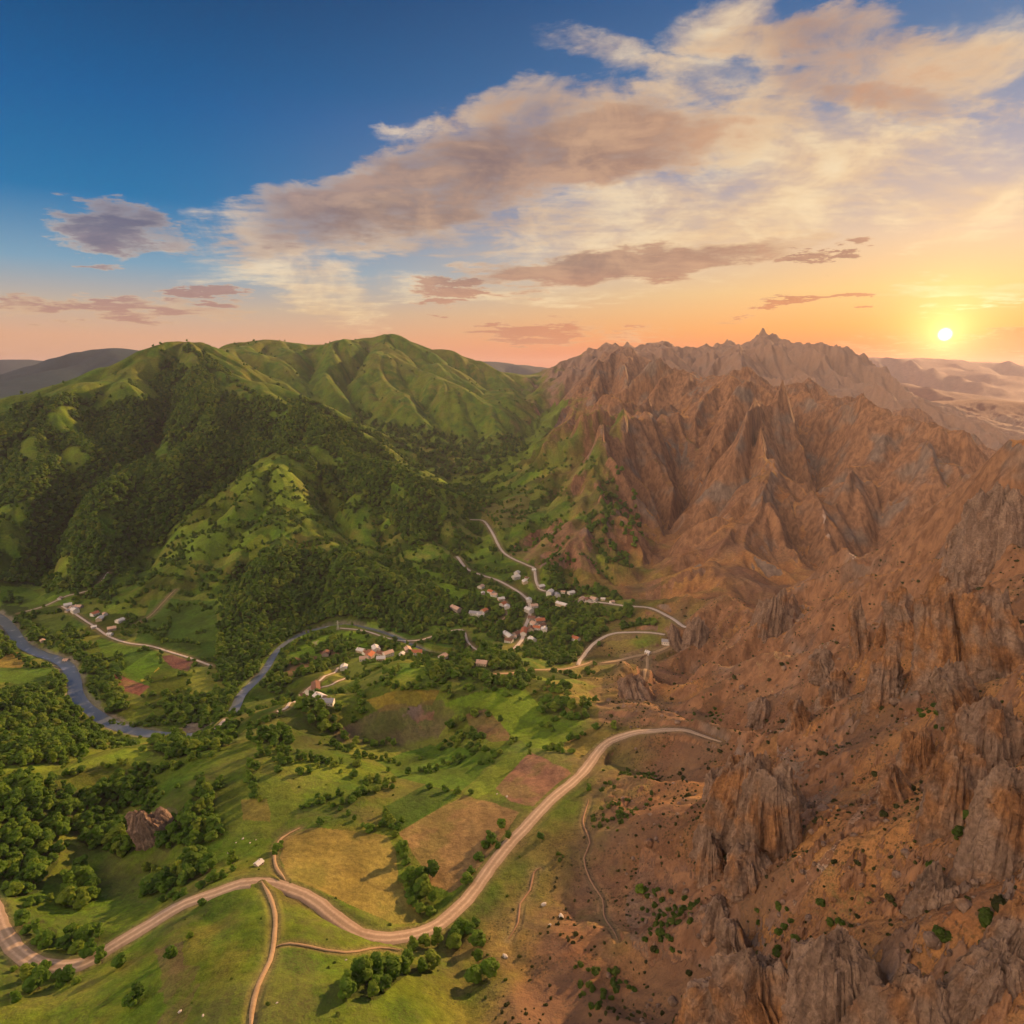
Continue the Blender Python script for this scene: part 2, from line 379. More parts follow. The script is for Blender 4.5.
# ------------------------------------------------------------------ roads, tracks and river: world polylines
ROADS = []     # name, label, pts(x,y), width, kind, z profile
def add_path(name, label, pts, w, kind, smooth=20, z=None, step=6., world=False):
    p = smooth_path(pts, step) if world else path_at(pts, step)
    h = Hgrid(p[:,0], p[:,1]) if z is None else np.full(len(p), z)
    if z is None and smooth > 0:
        k = max(1, int(smooth/step)); pad = np.pad(h, k, mode='edge'); ker = np.ones(2*k+1)/(2*k+1)
        h = np.convolve(pad, ker, 'valid')
        pad = np.pad(h, k, mode='edge'); h = np.convolve(pad, ker, 'valid')
    if kind in ('dirt', 'path'): w = w*np.minimum(1, .25+np.minimum(np.arange(len(p)), np.arange(len(p))[::-1])*step/18.)
    elif name == 'road' and w > 9: w = w*np.interp(np.arange(len(p))/len(p), [0,.9,1], [1,1,.12])
    ROADS.append(dict(name=name, label=label, p=p, w=w, kind=kind, z=h))
add_path('road', 'wide pale gravel road winding across the foreground', [(-25,890),(-8,905),(0,925),(18,952),(45,967),(75,967),(92,962),(120,944),(150,925),(185,905),(215,889),(240,881),(265,880),(285,884),(312,897),(335,912),(360,926),(390,936),(420,938),(440,930),(456,915),(472,895),(490,868),(508,845),(530,820),(552,798),(578,774),(603,755),(630,738),(655,729),(682,726),(704,731),(722,738)], 9.5, 'gravel', 36)
add_path('track', 'dirt farm track running down from the bend of the gravel road', [(262,884),(270,897),(275,915),(274,940),(270,960),(258,985),(252,1010),(250,1040)], 2.5, 'dirt', 12)
add_path('track', 'faint side track branching right across the grassy knoll', [(276,946),(290,943),(310,945),(345,952),(380,948),(400,952)], 1.4, 'dirt', 10)
add_path('track', 'dirt track edging the left side of the stubble field', [(286,880),(276,866),(275,852),(282,838),(300,828)], 2.2, 'dirt', 10)
add_path('road', 'pale road through the valley village', [(457,556),(466,568),(480,575),(497,580),(512,588),(524,596),(529,603),(530,612),(528,620),(524,630),(522,640),(514,648)], 6, 'road', 25)
add_path('road', 'pale road climbing the green spur above the village', [(470,518),(484,522),(491,530),(497,542),(503,553),(515,560),(528,565),(534,570),(536,580),(540,590),(546,592)], 6, 'road', 30)
add_path('road', 'pale road leaving the village to the right below the brown spur', [(578,602),(600,603),(622,605),(645,608),(662,613),(675,621),(685,629),(692,622)], 7, 'road', 25)
add_path('road', 'lower pale road curving round the brown hillock', [(665,634),(650,633),(630,632),(612,634),(598,641),(588,650),(581,659),(578,664)], 6, 'road', 20)
add_path('track', 'forked dirt track on the brown saddle', [(600,663),(622,660),(642,655),(660,650),(672,644)], 6, 'dirt', 15)
add_path('track', 'short dirt spur track running down the brown saddle', [(647,655),(647,668),(644,680)], 4.5, 'dirt', 10)
add_path('track', 'field lane along the foot of the yellow hill', [(488,675),(520,672),(545,670),(570,668),(592,662)], 4, 'dirt', 15)
add_path('track', 'lane joining the riverside fields', [(340,628),(365,631),(395,640),(420,640),(440,634),(462,630),(468,642),(477,650),(490,652)], 3.5, 'road', 15)
add_path('track', 'village lane between the meadow houses', [(505,600),(508,612),(500,622),(494,624)], 3.0, 'dirt', 8)
add_path('track', 'lane past the left hamlet and along the fields', [(62,606),(80,617),(95,627),(110,637),(128,643),(150,646),(170,652),(190,658),(212,666)], 4, 'road', 15)
add_path('road', 'lane climbing from the left hamlet into the wooded gully', [(20,613),(45,606),(66,596),(84,592),(95,588),(103,580),(108,572)], 3.6, 'road', 15)
add_path('track', 'thin field path climbing the meadow spur', [(136,624),(150,616),(160,606),(168,597),(176,589)], 2.2, 'dirt', 10)
add_path('track', 'farm lane leading up to the farmyard', [(277,712),(290,703),(303,695),(312,688),(325,676),(338,668)], 3.6, 'road', 10)
add_path('track', 'farm lane running right from the farmyard', [(303,694),(318,688),(333,683),(345,680)], 3.0, 'road', 8)
add_path('track', 'grey streambed track on the left flood plain', [(225,720),(215,728),(200,735),(180,738),(160,736)], 4, 'road', 10)
add_path('track', 'eroded footpath on the brown foreground slope', [(589,800),(583,822),(590,842),(584,858),(590,880),(603,900),(604,915),(618,938)], 1.3, 'path', 6)
add_path('track', 'worn footpath fanning out below the gravel road', [(541,868),(534,872),(530,890),(520,904),(518,922),(508,940)], 1.3, 'path', 6)
RIV = [(-60,598),(-25,606),(0,618),(12,630),(22,644),(38,653),(56,659),(68,667),(74,680),(76,694),(84,706),(98,716),(114,725),(135,731),(160,735),(190,736),(212,731),(228,720),(236,706),(242,694),(254,682),(266,668),(274,655),(283,645),(298,636),(318,629),(345,625),(372,629),(396,637),(412,645),(430,653),(450,657)]
_rw = np.array([pZ(u, v, 1.6)[:2] for u, v in RIV])
_p = smooth_path(_rw, 6.)
_tt = np.linspace(0, 1, len(_p))
RIVER = dict(name='river', label='shallow river looping through the valley', p=_p, w=np.interp(_tt, [0,.2,.45,.6,.72,.8,1], [19,19,20,16,13,9,7]), kind='river', z=np.full(len(_p), 1.6))

def stamp(X, Y, Z, rd):
    p, w = rd['p'], np.broadcast_to(rd['w'], (len(rd['p']),))
    for k in range(len(p)-1):
        a, b = p[k], p[k+1]; r = math.hypot(*a)
        core = w[k]/2 + min(.0045*r, 6); out = core*1.9+3
        lo, hi = np.minimum(a,b)-out, np.maximum(a,b)+out
        # polar index window
        rr0 = max(0, np.searchsorted(_rad, max(0, math.hypot(*((a+b)/2))-out-10))-1); rr1 = np.searchsorted(_rad, math.hypot(*((a+b)/2))+out+10)+1
        az = math.degrees(math.atan2((a+b)[0], (a+b)[1])); da = math.degrees(math.atan2(out+10, r))
        a0 = max(0, np.searchsorted(_an, az-da)-1); a1 = np.searchsorted(_an, az+da)+1
        sx, sy = X[rr0:rr1, a0:a1], Y[rr0:rr1, a0:a1]
        if sx.size == 0: continue
        ab = b-a; L = (ab@ab)+1e-9
        t = np.clip(((sx-a[0])*ab[0]+(sy-a[1])*ab[1])/L, 0, 1)
        d = np.hypot(sx-a[0]-ab[0]*t, sy-a[1]-ab[1]*t)
        yield (slice(rr0,rr1), slice(a0,a1)), d, t, core, out, k
DR = np.full(TX.shape, 1e9, dtype=F32); TR = np.zeros(TX.shape, dtype=F32); WR = np.zeros(TX.shape, dtype=F32)
DV = np.full(TX.shape, 1e9, dtype=F32)
for rd in ROADS:
    D = {}
    dd = np.full(TX.shape, 1e9, dtype=F32) if False else None
    for sl, d, t, core, out, k in stamp(TX, TY, TZ, rd):
        zt = rd['z'][k]*(1-t)+rd['z'][k+1]*t
        m = (d < DR[sl]) & (d < out)
        DR[sl] = np.where(m, d, DR[sl]); TR[sl] = np.where(m, zt, TR[sl]); WR[sl] = np.where(m, core, WR[sl])
m = DR < 1e8
w = 1-sst(1.0, 1.9, DR/np.maximum(WR, .1))
TZ0 = TZ.copy()
TZ = np.where(m, TZ*(1-w)+(TR-.35)*w, TZ)
for sl, d, t, core, out, k in stamp(TX, TY, TZ, RIVER):
    wv = RIVER['w'][k]/2
    DV[sl] = np.minimum(DV[sl], np.where(d < out, d/wv, 1e9))
n = fbm(TX/14., TY/14., 3, .5, 811)
TZ = np.where(DV < 2.2, TZ*(sst(1.0,2.0,DV)) + (-.6+2.6*sst(.55,1.15,DV+n*.16))*(1-sst(1.0,2.0,DV)), TZ)
def ribbon(rd, mat, parent=None):
    p, z = rd['p'], rd['z']; w = np.broadcast_to(rd['w'], (len(p),))
    t = np.gradient(p, axis=0); t /= np.hypot(t[:,0], t[:,1])[:,None]+1e-9; nrm = np.stack([-t[:,1], t[:,0]], 1)
    s = np.cumsum(np.hypot(*np.gradient(p, axis=0).T))
    NC = 7 if rd['kind'] == 'gravel' else (9 if rd['kind'] == 'river' else 4)
    rag = .0 if rd['kind'] == 'river' else .16
    V = []; A = []
    for i in range(len(p)):
        el = 1+rag*float(gn(s[i]/9., 3.3, 5)); er = 1+rag*float(gn(s[i]/9., 8.3, 6))
        for c in range(NC):
            q = -1+2*c/(NC-1); hw = w[i]/2*(el if q < 0 else er)
            x, y = p[i]+nrm[i]*q*hw
            zz = z[i]+(0 if rd['kind']=='river' else (.22-.5*abs(q)**6 if rd['kind']=='gravel' else .3-.45*abs(q)**4 + min(.35, .0003*math.hypot(*p[i]))))
            V.append((x, y, zz)); A.append((q*.5+.5, s[i]))
    F = [(i*NC+c, i*NC+c+1, (i+1)*NC+c+1, (i+1)*NC+c) for i in range(len(p)-1) for c in range(NC-1)]
    me = bpy.data.meshes.new(rd['name']); me.from_pydata(V, [], F); me.materials.append(mat)
    uv = me.uv_layers.new(name='along')
    li = np.zeros(len(me.loops), dtype=np.int32); me.loops.foreach_get('vertex_index', li)
    uv.data.foreach_set('uv', np.array(A, dtype=F32)[li].ravel())
    me.polygons.foreach_set('use_smooth', np.ones(len(F), dtype=bool))
    o = bpy.data.objects.new(rd['name'], me); COL.objects.link(o); o['kind'] = 'structure'; o['label'] = rd['label']
    return o

# ------------------------------------------------------------------ land cover
def W(poly):
    w = [at(*p) for p in poly]
    return np.array([p for p in w if p is not None])
def inpoly(X, Y, P):
    r = np.zeros(X.shape, dtype=bool); m = (X >= P[:,0].min())&(X <= P[:,0].max())&(Y >= P[:,1].min())&(Y <= P[:,1].max())
    if not m.any(): return r
    x, y = X[m], Y[m]; q = np.zeros(x.shape, dtype=bool); n = len(P)
    for i in range(n):
        x1, y1 = P[i]; x2, y2 = P[(i+1) % n]
        if y1 == y2: continue
        c = ((y1 > y) != (y2 > y)) & (x < (x2-x1)*(y-y1)/(y2-y1)+x1)
        q ^= c
    r[m] = q
    return r
def densify(P, n=6):
    out = []
    for i in range(len(P)):
        a, b = P[i], P[(i+1) % len(P)]
        for k in range(n): out.append((a[0]+(b[0]-a[0])*k/n, a[1]+(b[1]-a[1])*k/n))
    return out
# woods: outline in the photograph, cover 0..1
WOODS = [
 ([(-40,415),(60,400),(115,392),(150,375),(188,345),(215,362),(240,385),(262,398),(300,412),(335,430),(380,455),(430,485),(440,510),(436,540),(410,545),(385,512),(335,486),(318,478),(300,462),(275,452),(255,462),(235,478),(210,500),(180,520),(150,556),(130,585),(110,600),(60,590),(30,584),(-40,580)], .97),
 ([(222,590),(240,562),(290,552),(350,552),(395,566),(430,585),(462,606),(455,628),(380,620),(330,616),(292,634),(270,652),(252,676),(235,690),(215,680),(220,640)], 1.),
 ([(300,470),(330,480),(380,506),(392,530),(362,520),(330,500),(300,492)], .35),
 ([(160,700),(200,698),(236,688),(240,702),(220,722),(170,724)], .95),
 ([(96,690),(88,660),(100,655),(112,680),(132,708),(112,716)], .9),
 ([(55,640),(70,625),(92,650),(84,664),(60,655)], .8),
 ([(0,600),(20,600),(30,625),(55,640),(48,650),(28,640),(14,625),(0,614)], .8),
 ([(-30,628),(0,632),(14,650),(0,660),(-30,650)], .6),
 ([(0,694),(30,690),(60,700),(75,712),(98,728),(100,745),(60,765),(0,766),(-30,760),(-30,690)], .92),
 ([(60,672),(72,700),(62,702),(50,690),(52,670)], .8),
 ([(-20,782),(20,783),(60,786),(90,795),(112,806),(130,832),(120,850),(96,852),(62,830),(52,868),(40,892),(18,900),(-20,880)], .93),
 ([(88,795),(120,775),(145,765),(152,785),(128,806),(100,808)], .9),
 ([(150,745),(185,742),(215,735),(235,728),(230,745),(200,752),(170,760)], .75),
 ([(62,878),(80,872),(96,882),(88,905),(66,908)], .8),([(110,842),(130,838),(138,850),(118,860)], .8),
 ([(15,925),(40,918),(56,930),(54,950),(30,950)], .9),([(60,925),(72,920),(92,935),(95,950),(75,955)], .5),
 ([(30,970),(60,975),(66,985),(30,990)], .7),
 ([(150,860),(168,822),(190,800),(208,792),(216,812),(196,846),(185,880),(160,900),(145,890)], .6),
 ([(130,880),(150,868),(165,880),(160,905),(135,915)], .35),
 ([(200,830),(216,820),(226,840),(212,870),(196,884),(186,880)], .7),
 ([(240,770),(260,742),(300,705),(318,706),(300,730),(270,752),(252,775)], .45),
 ([(300,705),(330,700),(345,720),(372,740),(366,752),(330,735),(305,722)], .55),
 ([(428,668),(470,662),(540,672),(524,690),(482,684),(430,680)], .9),
 ([(452,612),(475,596),(500,600),(520,590),(545,600),(580,605),(600,610),(606,640),(584,658),(560,664),(528,655),(520,645),(490,640),(474,628),(455,625)], .68),
 ([(446,560),(462,566),(480,580),(470,590),(455,585),(440,572)], .75),([(545,570),(580,590),(610,590),(622,600),(580,604),(556,596)], .6),
 ([(430,490),(470,486),(500,478),(488,510),(478,548),(462,560),(436,540)], .32),
 ([(596,600),(640,612),(660,625),(610,632),(592,625)], .45),
 ([(445,655),(460,650),(515,660),(512,668),(452,664)], .85),
 ([(380,622),(440,630),(500,650),(500,658),(430,640),(380,628)], .6),
 ([(278,668),(300,660),(330,640),(360,640),(362,654),(330,668),(300,680),(276,700),(258,702),(262,680)], .5),
 ([(345,640),(390,636),(420,642),(430,650),(400,652),(360,650)], .45),
 ([(610,470),(640,468),(650,490),(640,545),(624,575),(600,560),(585,525),(594,500)], .4),
 ([(350,428),(395,452),(425,476),(470,480),(500,466),(530,446),(518,432),(470,442),(430,428),(390,425),(360,410)], .45),
 ([(280,395),(330,410),(370,440),(400,462),(380,455),(335,430),(300,412)], .8),
 ([(410,680),(424,690),(400,705),(385,700)], .15),
 ([(400,870),(428,880),(440,915),(424,920),(405,895)], .45),
 ([(440,935),(480,940),(500,965),(480,985),(455,965)], .35),
 ([(365,985),(400,960),(420,965),(380,1000),(350,1010),(330,1005)], .7),
 ([(535,690),(555,680),(590,700),(596,728),(570,718),(545,712)], .35),
]
CLEAR = [
 [(60,452),(78,446),(90,462),(74,474),(60,468)],[(300,448),(330,452),(350,470),(320,468)],[(20,440),(36,436),(40,462),(22,470)],[(150,446),(166,440),(172,462),(154,466)],[(380,478),(404,486),(412,505),(388,498)],[(98,512),(112,506),(118,530),(104,540)],[(352,566),(372,570),(380,584),(356,580)],  # grass strips on the wooded mountain
 [(168,355),(188,350),(206,366),(190,372)],[(204,370),(216,371),(254,396),(246,402),(225,392)],[(124,388),(146,378),(158,396),(130,400),(100,408),(64,416),(56,410)],
 [(44,414),(60,412),(92,428),(78,436),(50,428)],[(270,412),(288,414),(286,420),(272,418)],[(-10,510),(30,502),(26,545),(-10,590)],[(52,552),(74,560),(68,592),(54,580)],[(95,600),(120,570),(145,545),(150,555),(122,592)]]
def hedge(pts, gap=7, r=3.5): HEDGES.append((pts, gap, r))
HEDGES = []
hedge([(390,790),(372,780),(356,800),(330,806)],6); hedge([(270,745),(250,775),(262,800)],9)
hedge([(280,845),(276,862)],8); hedge([(342,812),(372,828),(400,820)],9,2)
hedge([(300,808),(330,800),(360,796),(382,790)],6); hedge([(385,812),(398,838),(404,862),(420,890)],7)
hedge([(160,905),(190,892),(220,880),(236,866)],8); hedge([(20,966),(45,975),(70,985)],6)
hedge([(500,828),(478,860),(460,885)],14,3)
hedge([(138,625),(150,630),(158,640),(180,642),(198,644)],5); hedge([(160,560),(180,568),(205,566),(228,576)],9)
hedge([(246,486),(262,493),(276,494),(288,500)],6); hedge([(130,600),(150,590),(170,592)],12); hedge([(226,545),(245,550),(262,545),(278,540)],6)
hedge([(190,660),(215,662),(228,672)],7); hedge([(0,648),(28,662),(50,668)],8); hedge([(350,690),(362,704),(356,720)],8)
hedge([(110,720),(150,726),(200,722)],5,5); hedge([(280,664),(300,640),(330,634),(345,640)],8,3); hedge([(305,640),(318,650),(330,645)],12)
hedge([(380,600),(400,605),(425,612),(450,618)],5); hedge([(398,545),(412,570),(440,590)],6); hedge([(360,545),(395,556),(402,575),(430,590)],6)
hedge([(450,728),(475,715),(500,722)],16,1.5)
hedge([(480,585),(500,592),(520,600)],7); hedge([(560,560),(590,560),(600,575)],9)
hedge([(340,560),(360,566),(380,562),(400,575)],7); hedge([(208,508),(235,500),(255,508)],9); hedge([(268,520),(290,525),(310,518)],7)
hedge([(400,498),(415,520),(436,546)],5,6); hedge([(240,470),(255,478),(272,476)],6); hedge([(300,492),(312,500),(330,500)],6); hedge([(215,560),(232,552),(240,545)],7,5); hedge([(190,560),(196,575),(205,588)],8,4)
hedge([(270,505),(285,512),(300,512),(318,520)],6,5); hedge([(240,520),(262,522),(285,532)],7,5); hedge([(205,535),(225,530),(240,538)],7,4); hedge([(300,545),(320,540),(345,545)],6,4)
hedge([(170,545),(185,552),(200,550)],8); hedge([(140,580),(160,575),(185,580)],10,3); hedge([(440,560),(452,575),(470,585),(488,600)],6,5); hedge([(405,560),(425,566),(446,572)],5,3)
hedge([(300,775),(330,768),(350,778)],10,4); hedge([(210,800),(216,822),(212,840)],10,4); hedge([(430,790),(470,795)],16,2)
hedge([(120,655),(122,668),(118,680)],10)
WOODW = [(W(densify(p, 3)), c) for p, c in WOODS]
CLEARW = [W(densify(p, 3)) for p in CLEAR]
def wood_cover(x, y):
    wx = x+fbm(x/45., y/45., 3, .5, 501)*np.clip(.006*y, 3, 14); wy = y+fbm(x/45.+50, y/45., 3, .5, 502)*np.clip(.006*y, 3, 14)
    c = np.zeros(x.shape, dtype=F32)
    for P, k in WOODW: c = np.maximum(c, inpoly(wx, wy, P)*k)
    # woods go on past the frame on the left and behind the first ridge
    c = np.where((x < -.82*y-20) & (y > 1250) & (y < 3300), .9, c)
    for P in CLEARW: c = np.where(inpoly(wx, wy, P), 0, c)
    n = fbm(x/38., y/38., 4, .6, 510)*.6+.5
    return np.where(c > .9, sst(-.12,.12,n)*c, (n < c)*(c > 0)*np.clip(c+.3, 0, 1))
# fields: outline, albedo, stripe strength
G1c, G2c, G3c = (.105,.185,.014), (.07,.14,.012), (.145,.20,.018)
FIELDS = [
 ([(398,833),(440,808),(466,795),(520,812),(496,846),(470,880),(450,893),(432,885),(420,862)], (.27,.185,.075), .5),
 ([(282,838),(310,828),(352,830),(388,836),(396,850),(398,880),(424,905),(424,922),(395,924),(360,910),(320,892),(290,876),(280,858)], (.24,.20,.05), .5),
 ([(496,788),(530,752),(572,771),(556,786),(534,806),(510,802)], (.25,.14,.085), .4),
 ([(463,794),(478,778),(508,754),(530,752),(496,788),(478,798)], (.13,.19,.02), .4),
 ([(376,760),(430,745),(505,750),(462,790),(440,788),(400,778)], (.075,.15,.012), .25),
 ([(386,806),(425,785),(462,793),(440,808),(398,832),(380,826)], (.055,.11,.012), .2),
 ([(220,790),(255,772),(290,782),(298,812),(270,835),(222,828),(214,808)], (.115,.165,.02), .3),
 ([(240,800),(268,798),(270,822),(242,820)], (.19,.17,.04), .2),
 ([(465,715),(485,709),(504,722),(512,740),(492,742),(474,732)], (.17,.115,.05), .3),
 ([(107,676),(117,674),(149,687),(138,696),(120,690)], (.26,.115,.075), .4),
 ([(161,657),(172,654),(194,662),(188,671),(172,668)], (.17,.085,.065), .3),
 ([(140,680),(157,667),(160,668),(142,682)], (.38,.32,.04), .0),
 ([(118,664),(140,656),(162,664),(146,680),(128,676)], (.09,.19,.012), .5),
 ([(96,640),(118,635),(142,648),(104,660)], (.085,.16,.012), .3),
 ([(100,670),(128,652),(150,652),(120,672)], (.055,.115,.012), .2),
 ([(170,640),(215,632),(218,655),(196,660),(172,652)], (.06,.12,.012), .2),
 ([(172,615),(216,610),(218,628),(172,636)], (.09,.14,.02), .2),
 ([(20,625),(62,615),(60,640),(40,645)], (.11,.16,.018), .2),
 ([(0,586),(30,588),(50,604),(24,616),(0,606)], (.10,.17,.015), .2),
 ([(-20,652),(20,652),(28,662),(20,668),(-20,670)], (.24,.19,.04), .3),
 ([(-20,668),(56,668),(56,680),(20,684),(-20,680)], (.08,.15,.015), .3),
 ([(14,702),(50,697),(62,708),(40,722),(18,716)], (.20,.17,.03), .2),
 ([(296,648),(322,636),(350,631),(390,640),(398,648),(370,646),(340,654),(320,656),(298,656)], (.115,.22,.012), .3),
 ([(282,676),(292,658),(316,656),(318,664),(296,676)], (.20,.13,.06), .2),
 ([(318,650),(330,648),(340,654),(322,656)], (.22,.12,.07), .2),
 ([(380,626),(420,632),(458,642),(452,648),(410,640)], (.06,.13,.012), .2),
 ([(440,585),(452,578),(476,588),(482,598),(470,606),(450,600)], (.135,.23,.014), .1),
 ([(398,572),(414,566),(440,574),(446,590),(424,588)], (.13,.23,.014), .1),
 ([(342,556),(368,560),(394,574),(410,586),(380,576),(345,566)], (.12,.21,.014), .1),
 ([(468,601),(484,600),(490,608),(474,612)], (.09,.18,.012), .1),
 ([(230,490),(262,462),(288,466),(300,490),(312,510),(270,508),(246,500)], (.145,.22,.02), .1),
 ([(180,540),(205,520),(250,530),(262,540),(240,552),(210,560),(186,560)], (.125,.20,.018), .1),
 ([(246,545),(260,534),(270,540),(268,556),(250,560)], (.17,.22,.02), .1),
 ([(130,655),(150,600),(215,600),(218,640)], (.075,.14,.014), .1),
 ([(290,505),(340,510),(350,525),(310,520)], (.115,.19,.016), .1),
 ([(395,500),(412,505),(402,520)], (.11,.18,.016), .1),
 ([(452,472),(475,476),(470,488),(450,482)], (.14,.19,.02), .1),
 ([(446,500),(468,496),(480,504),(462,514),(448,512)], (.16,.20,.025), .1),
 ([(445,520),(466,518),(478,530),(456,538),(440,534)], (.15,.18,.03), .1),
 ([(484,500),(530,498),(526,522),(500,530),(480,522)], (.15,.15,.035), .1),
 ([(440,705),(470,694),(520,684),(545,712),(585,738),(590,750),(530,748),(512,735),(490,710)], (.125,.21,.014), .1),
 ([(365,700),(400,690),(440,690),(432,705),(380,712)], (.26,.20,.03), .1),
 ([(545,695),(556,690),(585,706),(575,712),(552,706)], (.17,.16,.03), .1),
 ([(175,730),(205,716),(215,722),(190,735)], (.28,.24,.18), .0),
 ([(478,478),(500,452),(530,425),(555,400),(572,398),(548,432),(520,462),(498,484)], (.13,.19,.02), .1),
 ([(580,760),(605,742),(614,734),(590,728),(560,745)], (.20,.17,.04), .1),
]
BARE = [
 ([(700,632),(745,632),(800,640),(835,650),(800,690),(730,694),(690,664)], (.46,.29,.14)),
 ([(905,748),(918,752),(860,820),(800,900),(770,915),(775,900),(830,850),(870,790)], (.50,.38,.28)),
 ([(780,730),(840,720),(855,775),(805,830),(775,800)], (.31,.25,.21)),
 ([(640,850),(720,880),(750,960),(650,970),(625,910)], (.22,.15,.11)),
 ([(930,600),(880,640),(820,650),(780,655),(800,640),(900,600)], (.38,.28,.21)),
 ([(818,508),(824,508),(828,528),(834,536),(858,553),(854,560),(838,546),(830,548),(822,532)], (.62,.52,.44)),  # bare earth or scree on the green side
 ([(330,735),(380,708),(440,700),(452,716),(440,738),(400,748),(350,745)], (.14,.10,.065)),
 ([(150,812),(172,806),(180,820),(166,840),(144,840)], (.20,.15,.12)),
 ([(590,690),(620,680),(665,695),(700,705),(690,725),(640,728),(604,720)], (.24,.15,.08)),
 ([(520,540),(560,518),(590,540),(600,575),(570,570),(530,560),(508,556)], (.27,.15,.09)),
 ([(160,945),(188,938),(200,985),(185,1024),(165,1024),(158,980)], (.15,.10,.06)),
 ([(555,640),(580,636),(600,628),(655,622),(660,634),(610,640),(580,655)], (.19,.13,.07)),
 ([(645,588),(662,575),(660,600),(648,600)], (.27,.15,.09)),
 ([(618,655),(672,640),(676,650),(640,662),(615,668)], (.36,.24,.13)),
 ([(312,642),(320,640),(314,650)], (.3,.25,.2)),
 ([(640,656),(655,652),(658,668),(644,684),(636,676)], (.3,.19,.11)),
]
FIELDW = [(W(densify(p, 2)), c, s) for p, c, s in FIELDS]
BAREW = [(W(densify(p, 2)), c) for p, c in BARE]
print('paths', len(ROADS))
# ------------------------------------------------------------------ materials
def rgb(*c): return (c[0], c[1], c[2], 1.0)
class NT:
    """tiny helper to write shader graphs"""
    def __init__(s, tree): s.t = tree; s.n = tree.nodes; s.l = tree.links
    def node(s, kind, **kw):
        n = s.n.new(kind)
        for k, v in kw.items(): setattr(n, k, v)
        return n
    def put(s, sock, v):
        if hasattr(v, 'is_linked') or isinstance(v, bpy.types.NodeSocket): s.l.new(v, sock)
        elif v is not None:
            if isinstance(v, (tuple, list)) and len(v) == 3 and sock.type == 'RGBA': v = (*v, 1)
            sock.default_value = v
    def m(s, op, a, b=None, c=None, clamp=False):
        n = s.node('ShaderNodeMath', operation=op); n.use_clamp = clamp
        s.put(n.inputs[0], a)
        if b is not None: s.put(n.inputs[1], b)
        if c is not None: s.put(n.inputs[2], c)
        return n.outputs[0]
    def mix(s, f, a, b, mode='MIX'):
        n = s.node('ShaderNodeMix', data_type='RGBA', blend_type=mode)
        s.put(n.inputs[0], f); s.put(n.inputs[6], a); s.put(n.inputs[7], b)
        return n.outputs[2]
    def noise(s, vec, scale, detail=3, rough=.55, out=0, dist=0):
        n = s.node('ShaderNodeTexNoise'); s.put(n.inputs['Vector'], vec)
        n.inputs['Scale'].default_value = scale; n.inputs['Detail'].default_value = detail; n.inputs['Roughness'].default_value = rough; n.inputs['Distortion'].default_value = dist
        return n.outputs[out]
    def ss(s, x, a, b, lo=0., hi=1.):
        n = s.node('ShaderNodeMapRange', interpolation_type='SMOOTHSTEP'); s.put(n.inputs[0], x)
        n.inputs[1].default_value = a; n.inputs[2].default_value = b; n.inputs[3].default_value = lo; n.inputs[4].default_value = hi
        return n.outputs[0]
    def scale(s, vec, sc, loc=(0,0,0), rot=(0,0,0)):
        n = s.node('ShaderNodeMapping'); s.put(n.inputs[0], vec); n.inputs['Scale'].default_value = sc; n.inputs['Location'].default_value = loc; n.inputs['Rotation'].default_value = rot
        return n.outputs[0]
    def ramp(s, f, stops):
        n = s.node('ShaderNodeValToRGB'); s.put(n.inputs[0], f); e = n.color_ramp.elements
        while len(e) < len(stops): e.new(.5)
        for k, (p, c) in enumerate(stops): e[k].position = p; e[k].color = (*c[:3], 1)
        return n.outputs[0]
def material(name):
    m = bpy.data.materials.new(name); m.use_nodes = True; m.node_tree.nodes.clear()
    q = NT(m.node_tree); out = q.node('ShaderNodeOutputMaterial'); bs = q.node('ShaderNodeBsdfPrincipled')
    q.l.new(bs.outputs[0], out.inputs[0]); bs.inputs['Specular IOR Level'].default_value = .25; bs.inputs['Roughness'].default_value = .9
    return m, q, bs, out
def bump(q, bs, h, strength, dist):
    b = q.node('ShaderNodeBump'); b.inputs['Strength'].default_value = strength; b.inputs['Distance'].default_value = dist
    q.put(b.inputs['Height'], h); q.l.new(b.outputs[0], bs.inputs['Normal'])
def simple(name, col, rough=.9, var=.25, sc=.5, bmp=0, obj=True, randv=.0):
    m, q, bs, out = material(name)
    tc = q.node('ShaderNodeTexCoord').outputs['Object' if obj else 'Generated']
    n = q.noise(tc, sc, 4, .6)
    c = q.mix(1., rgb(*col), q.m('MULTIPLY_ADD', n, var*2, 1-var), 'MULTIPLY') if False else None
    v = q.m('MULTIPLY_ADD', n, var*2, 1-var)
    if randv:
        oi = q.node('ShaderNodeObjectInfo').outputs['Random']; v = q.m('MULTIPLY', v, q.m('MULTIPLY_ADD', oi, randv*2, 1-randv))
    hs = q.node('ShaderNodeHueSaturation'); q.put(hs.inputs['Value'], v); hs.inputs['Color'].default_value = rgb(*col)
    q.l.new(hs.outputs[0], bs.inputs['Base Color']); bs.inputs['Roughness'].default_value = rough
    if bmp: bump(q, bs, n, 1, bmp)
    return m
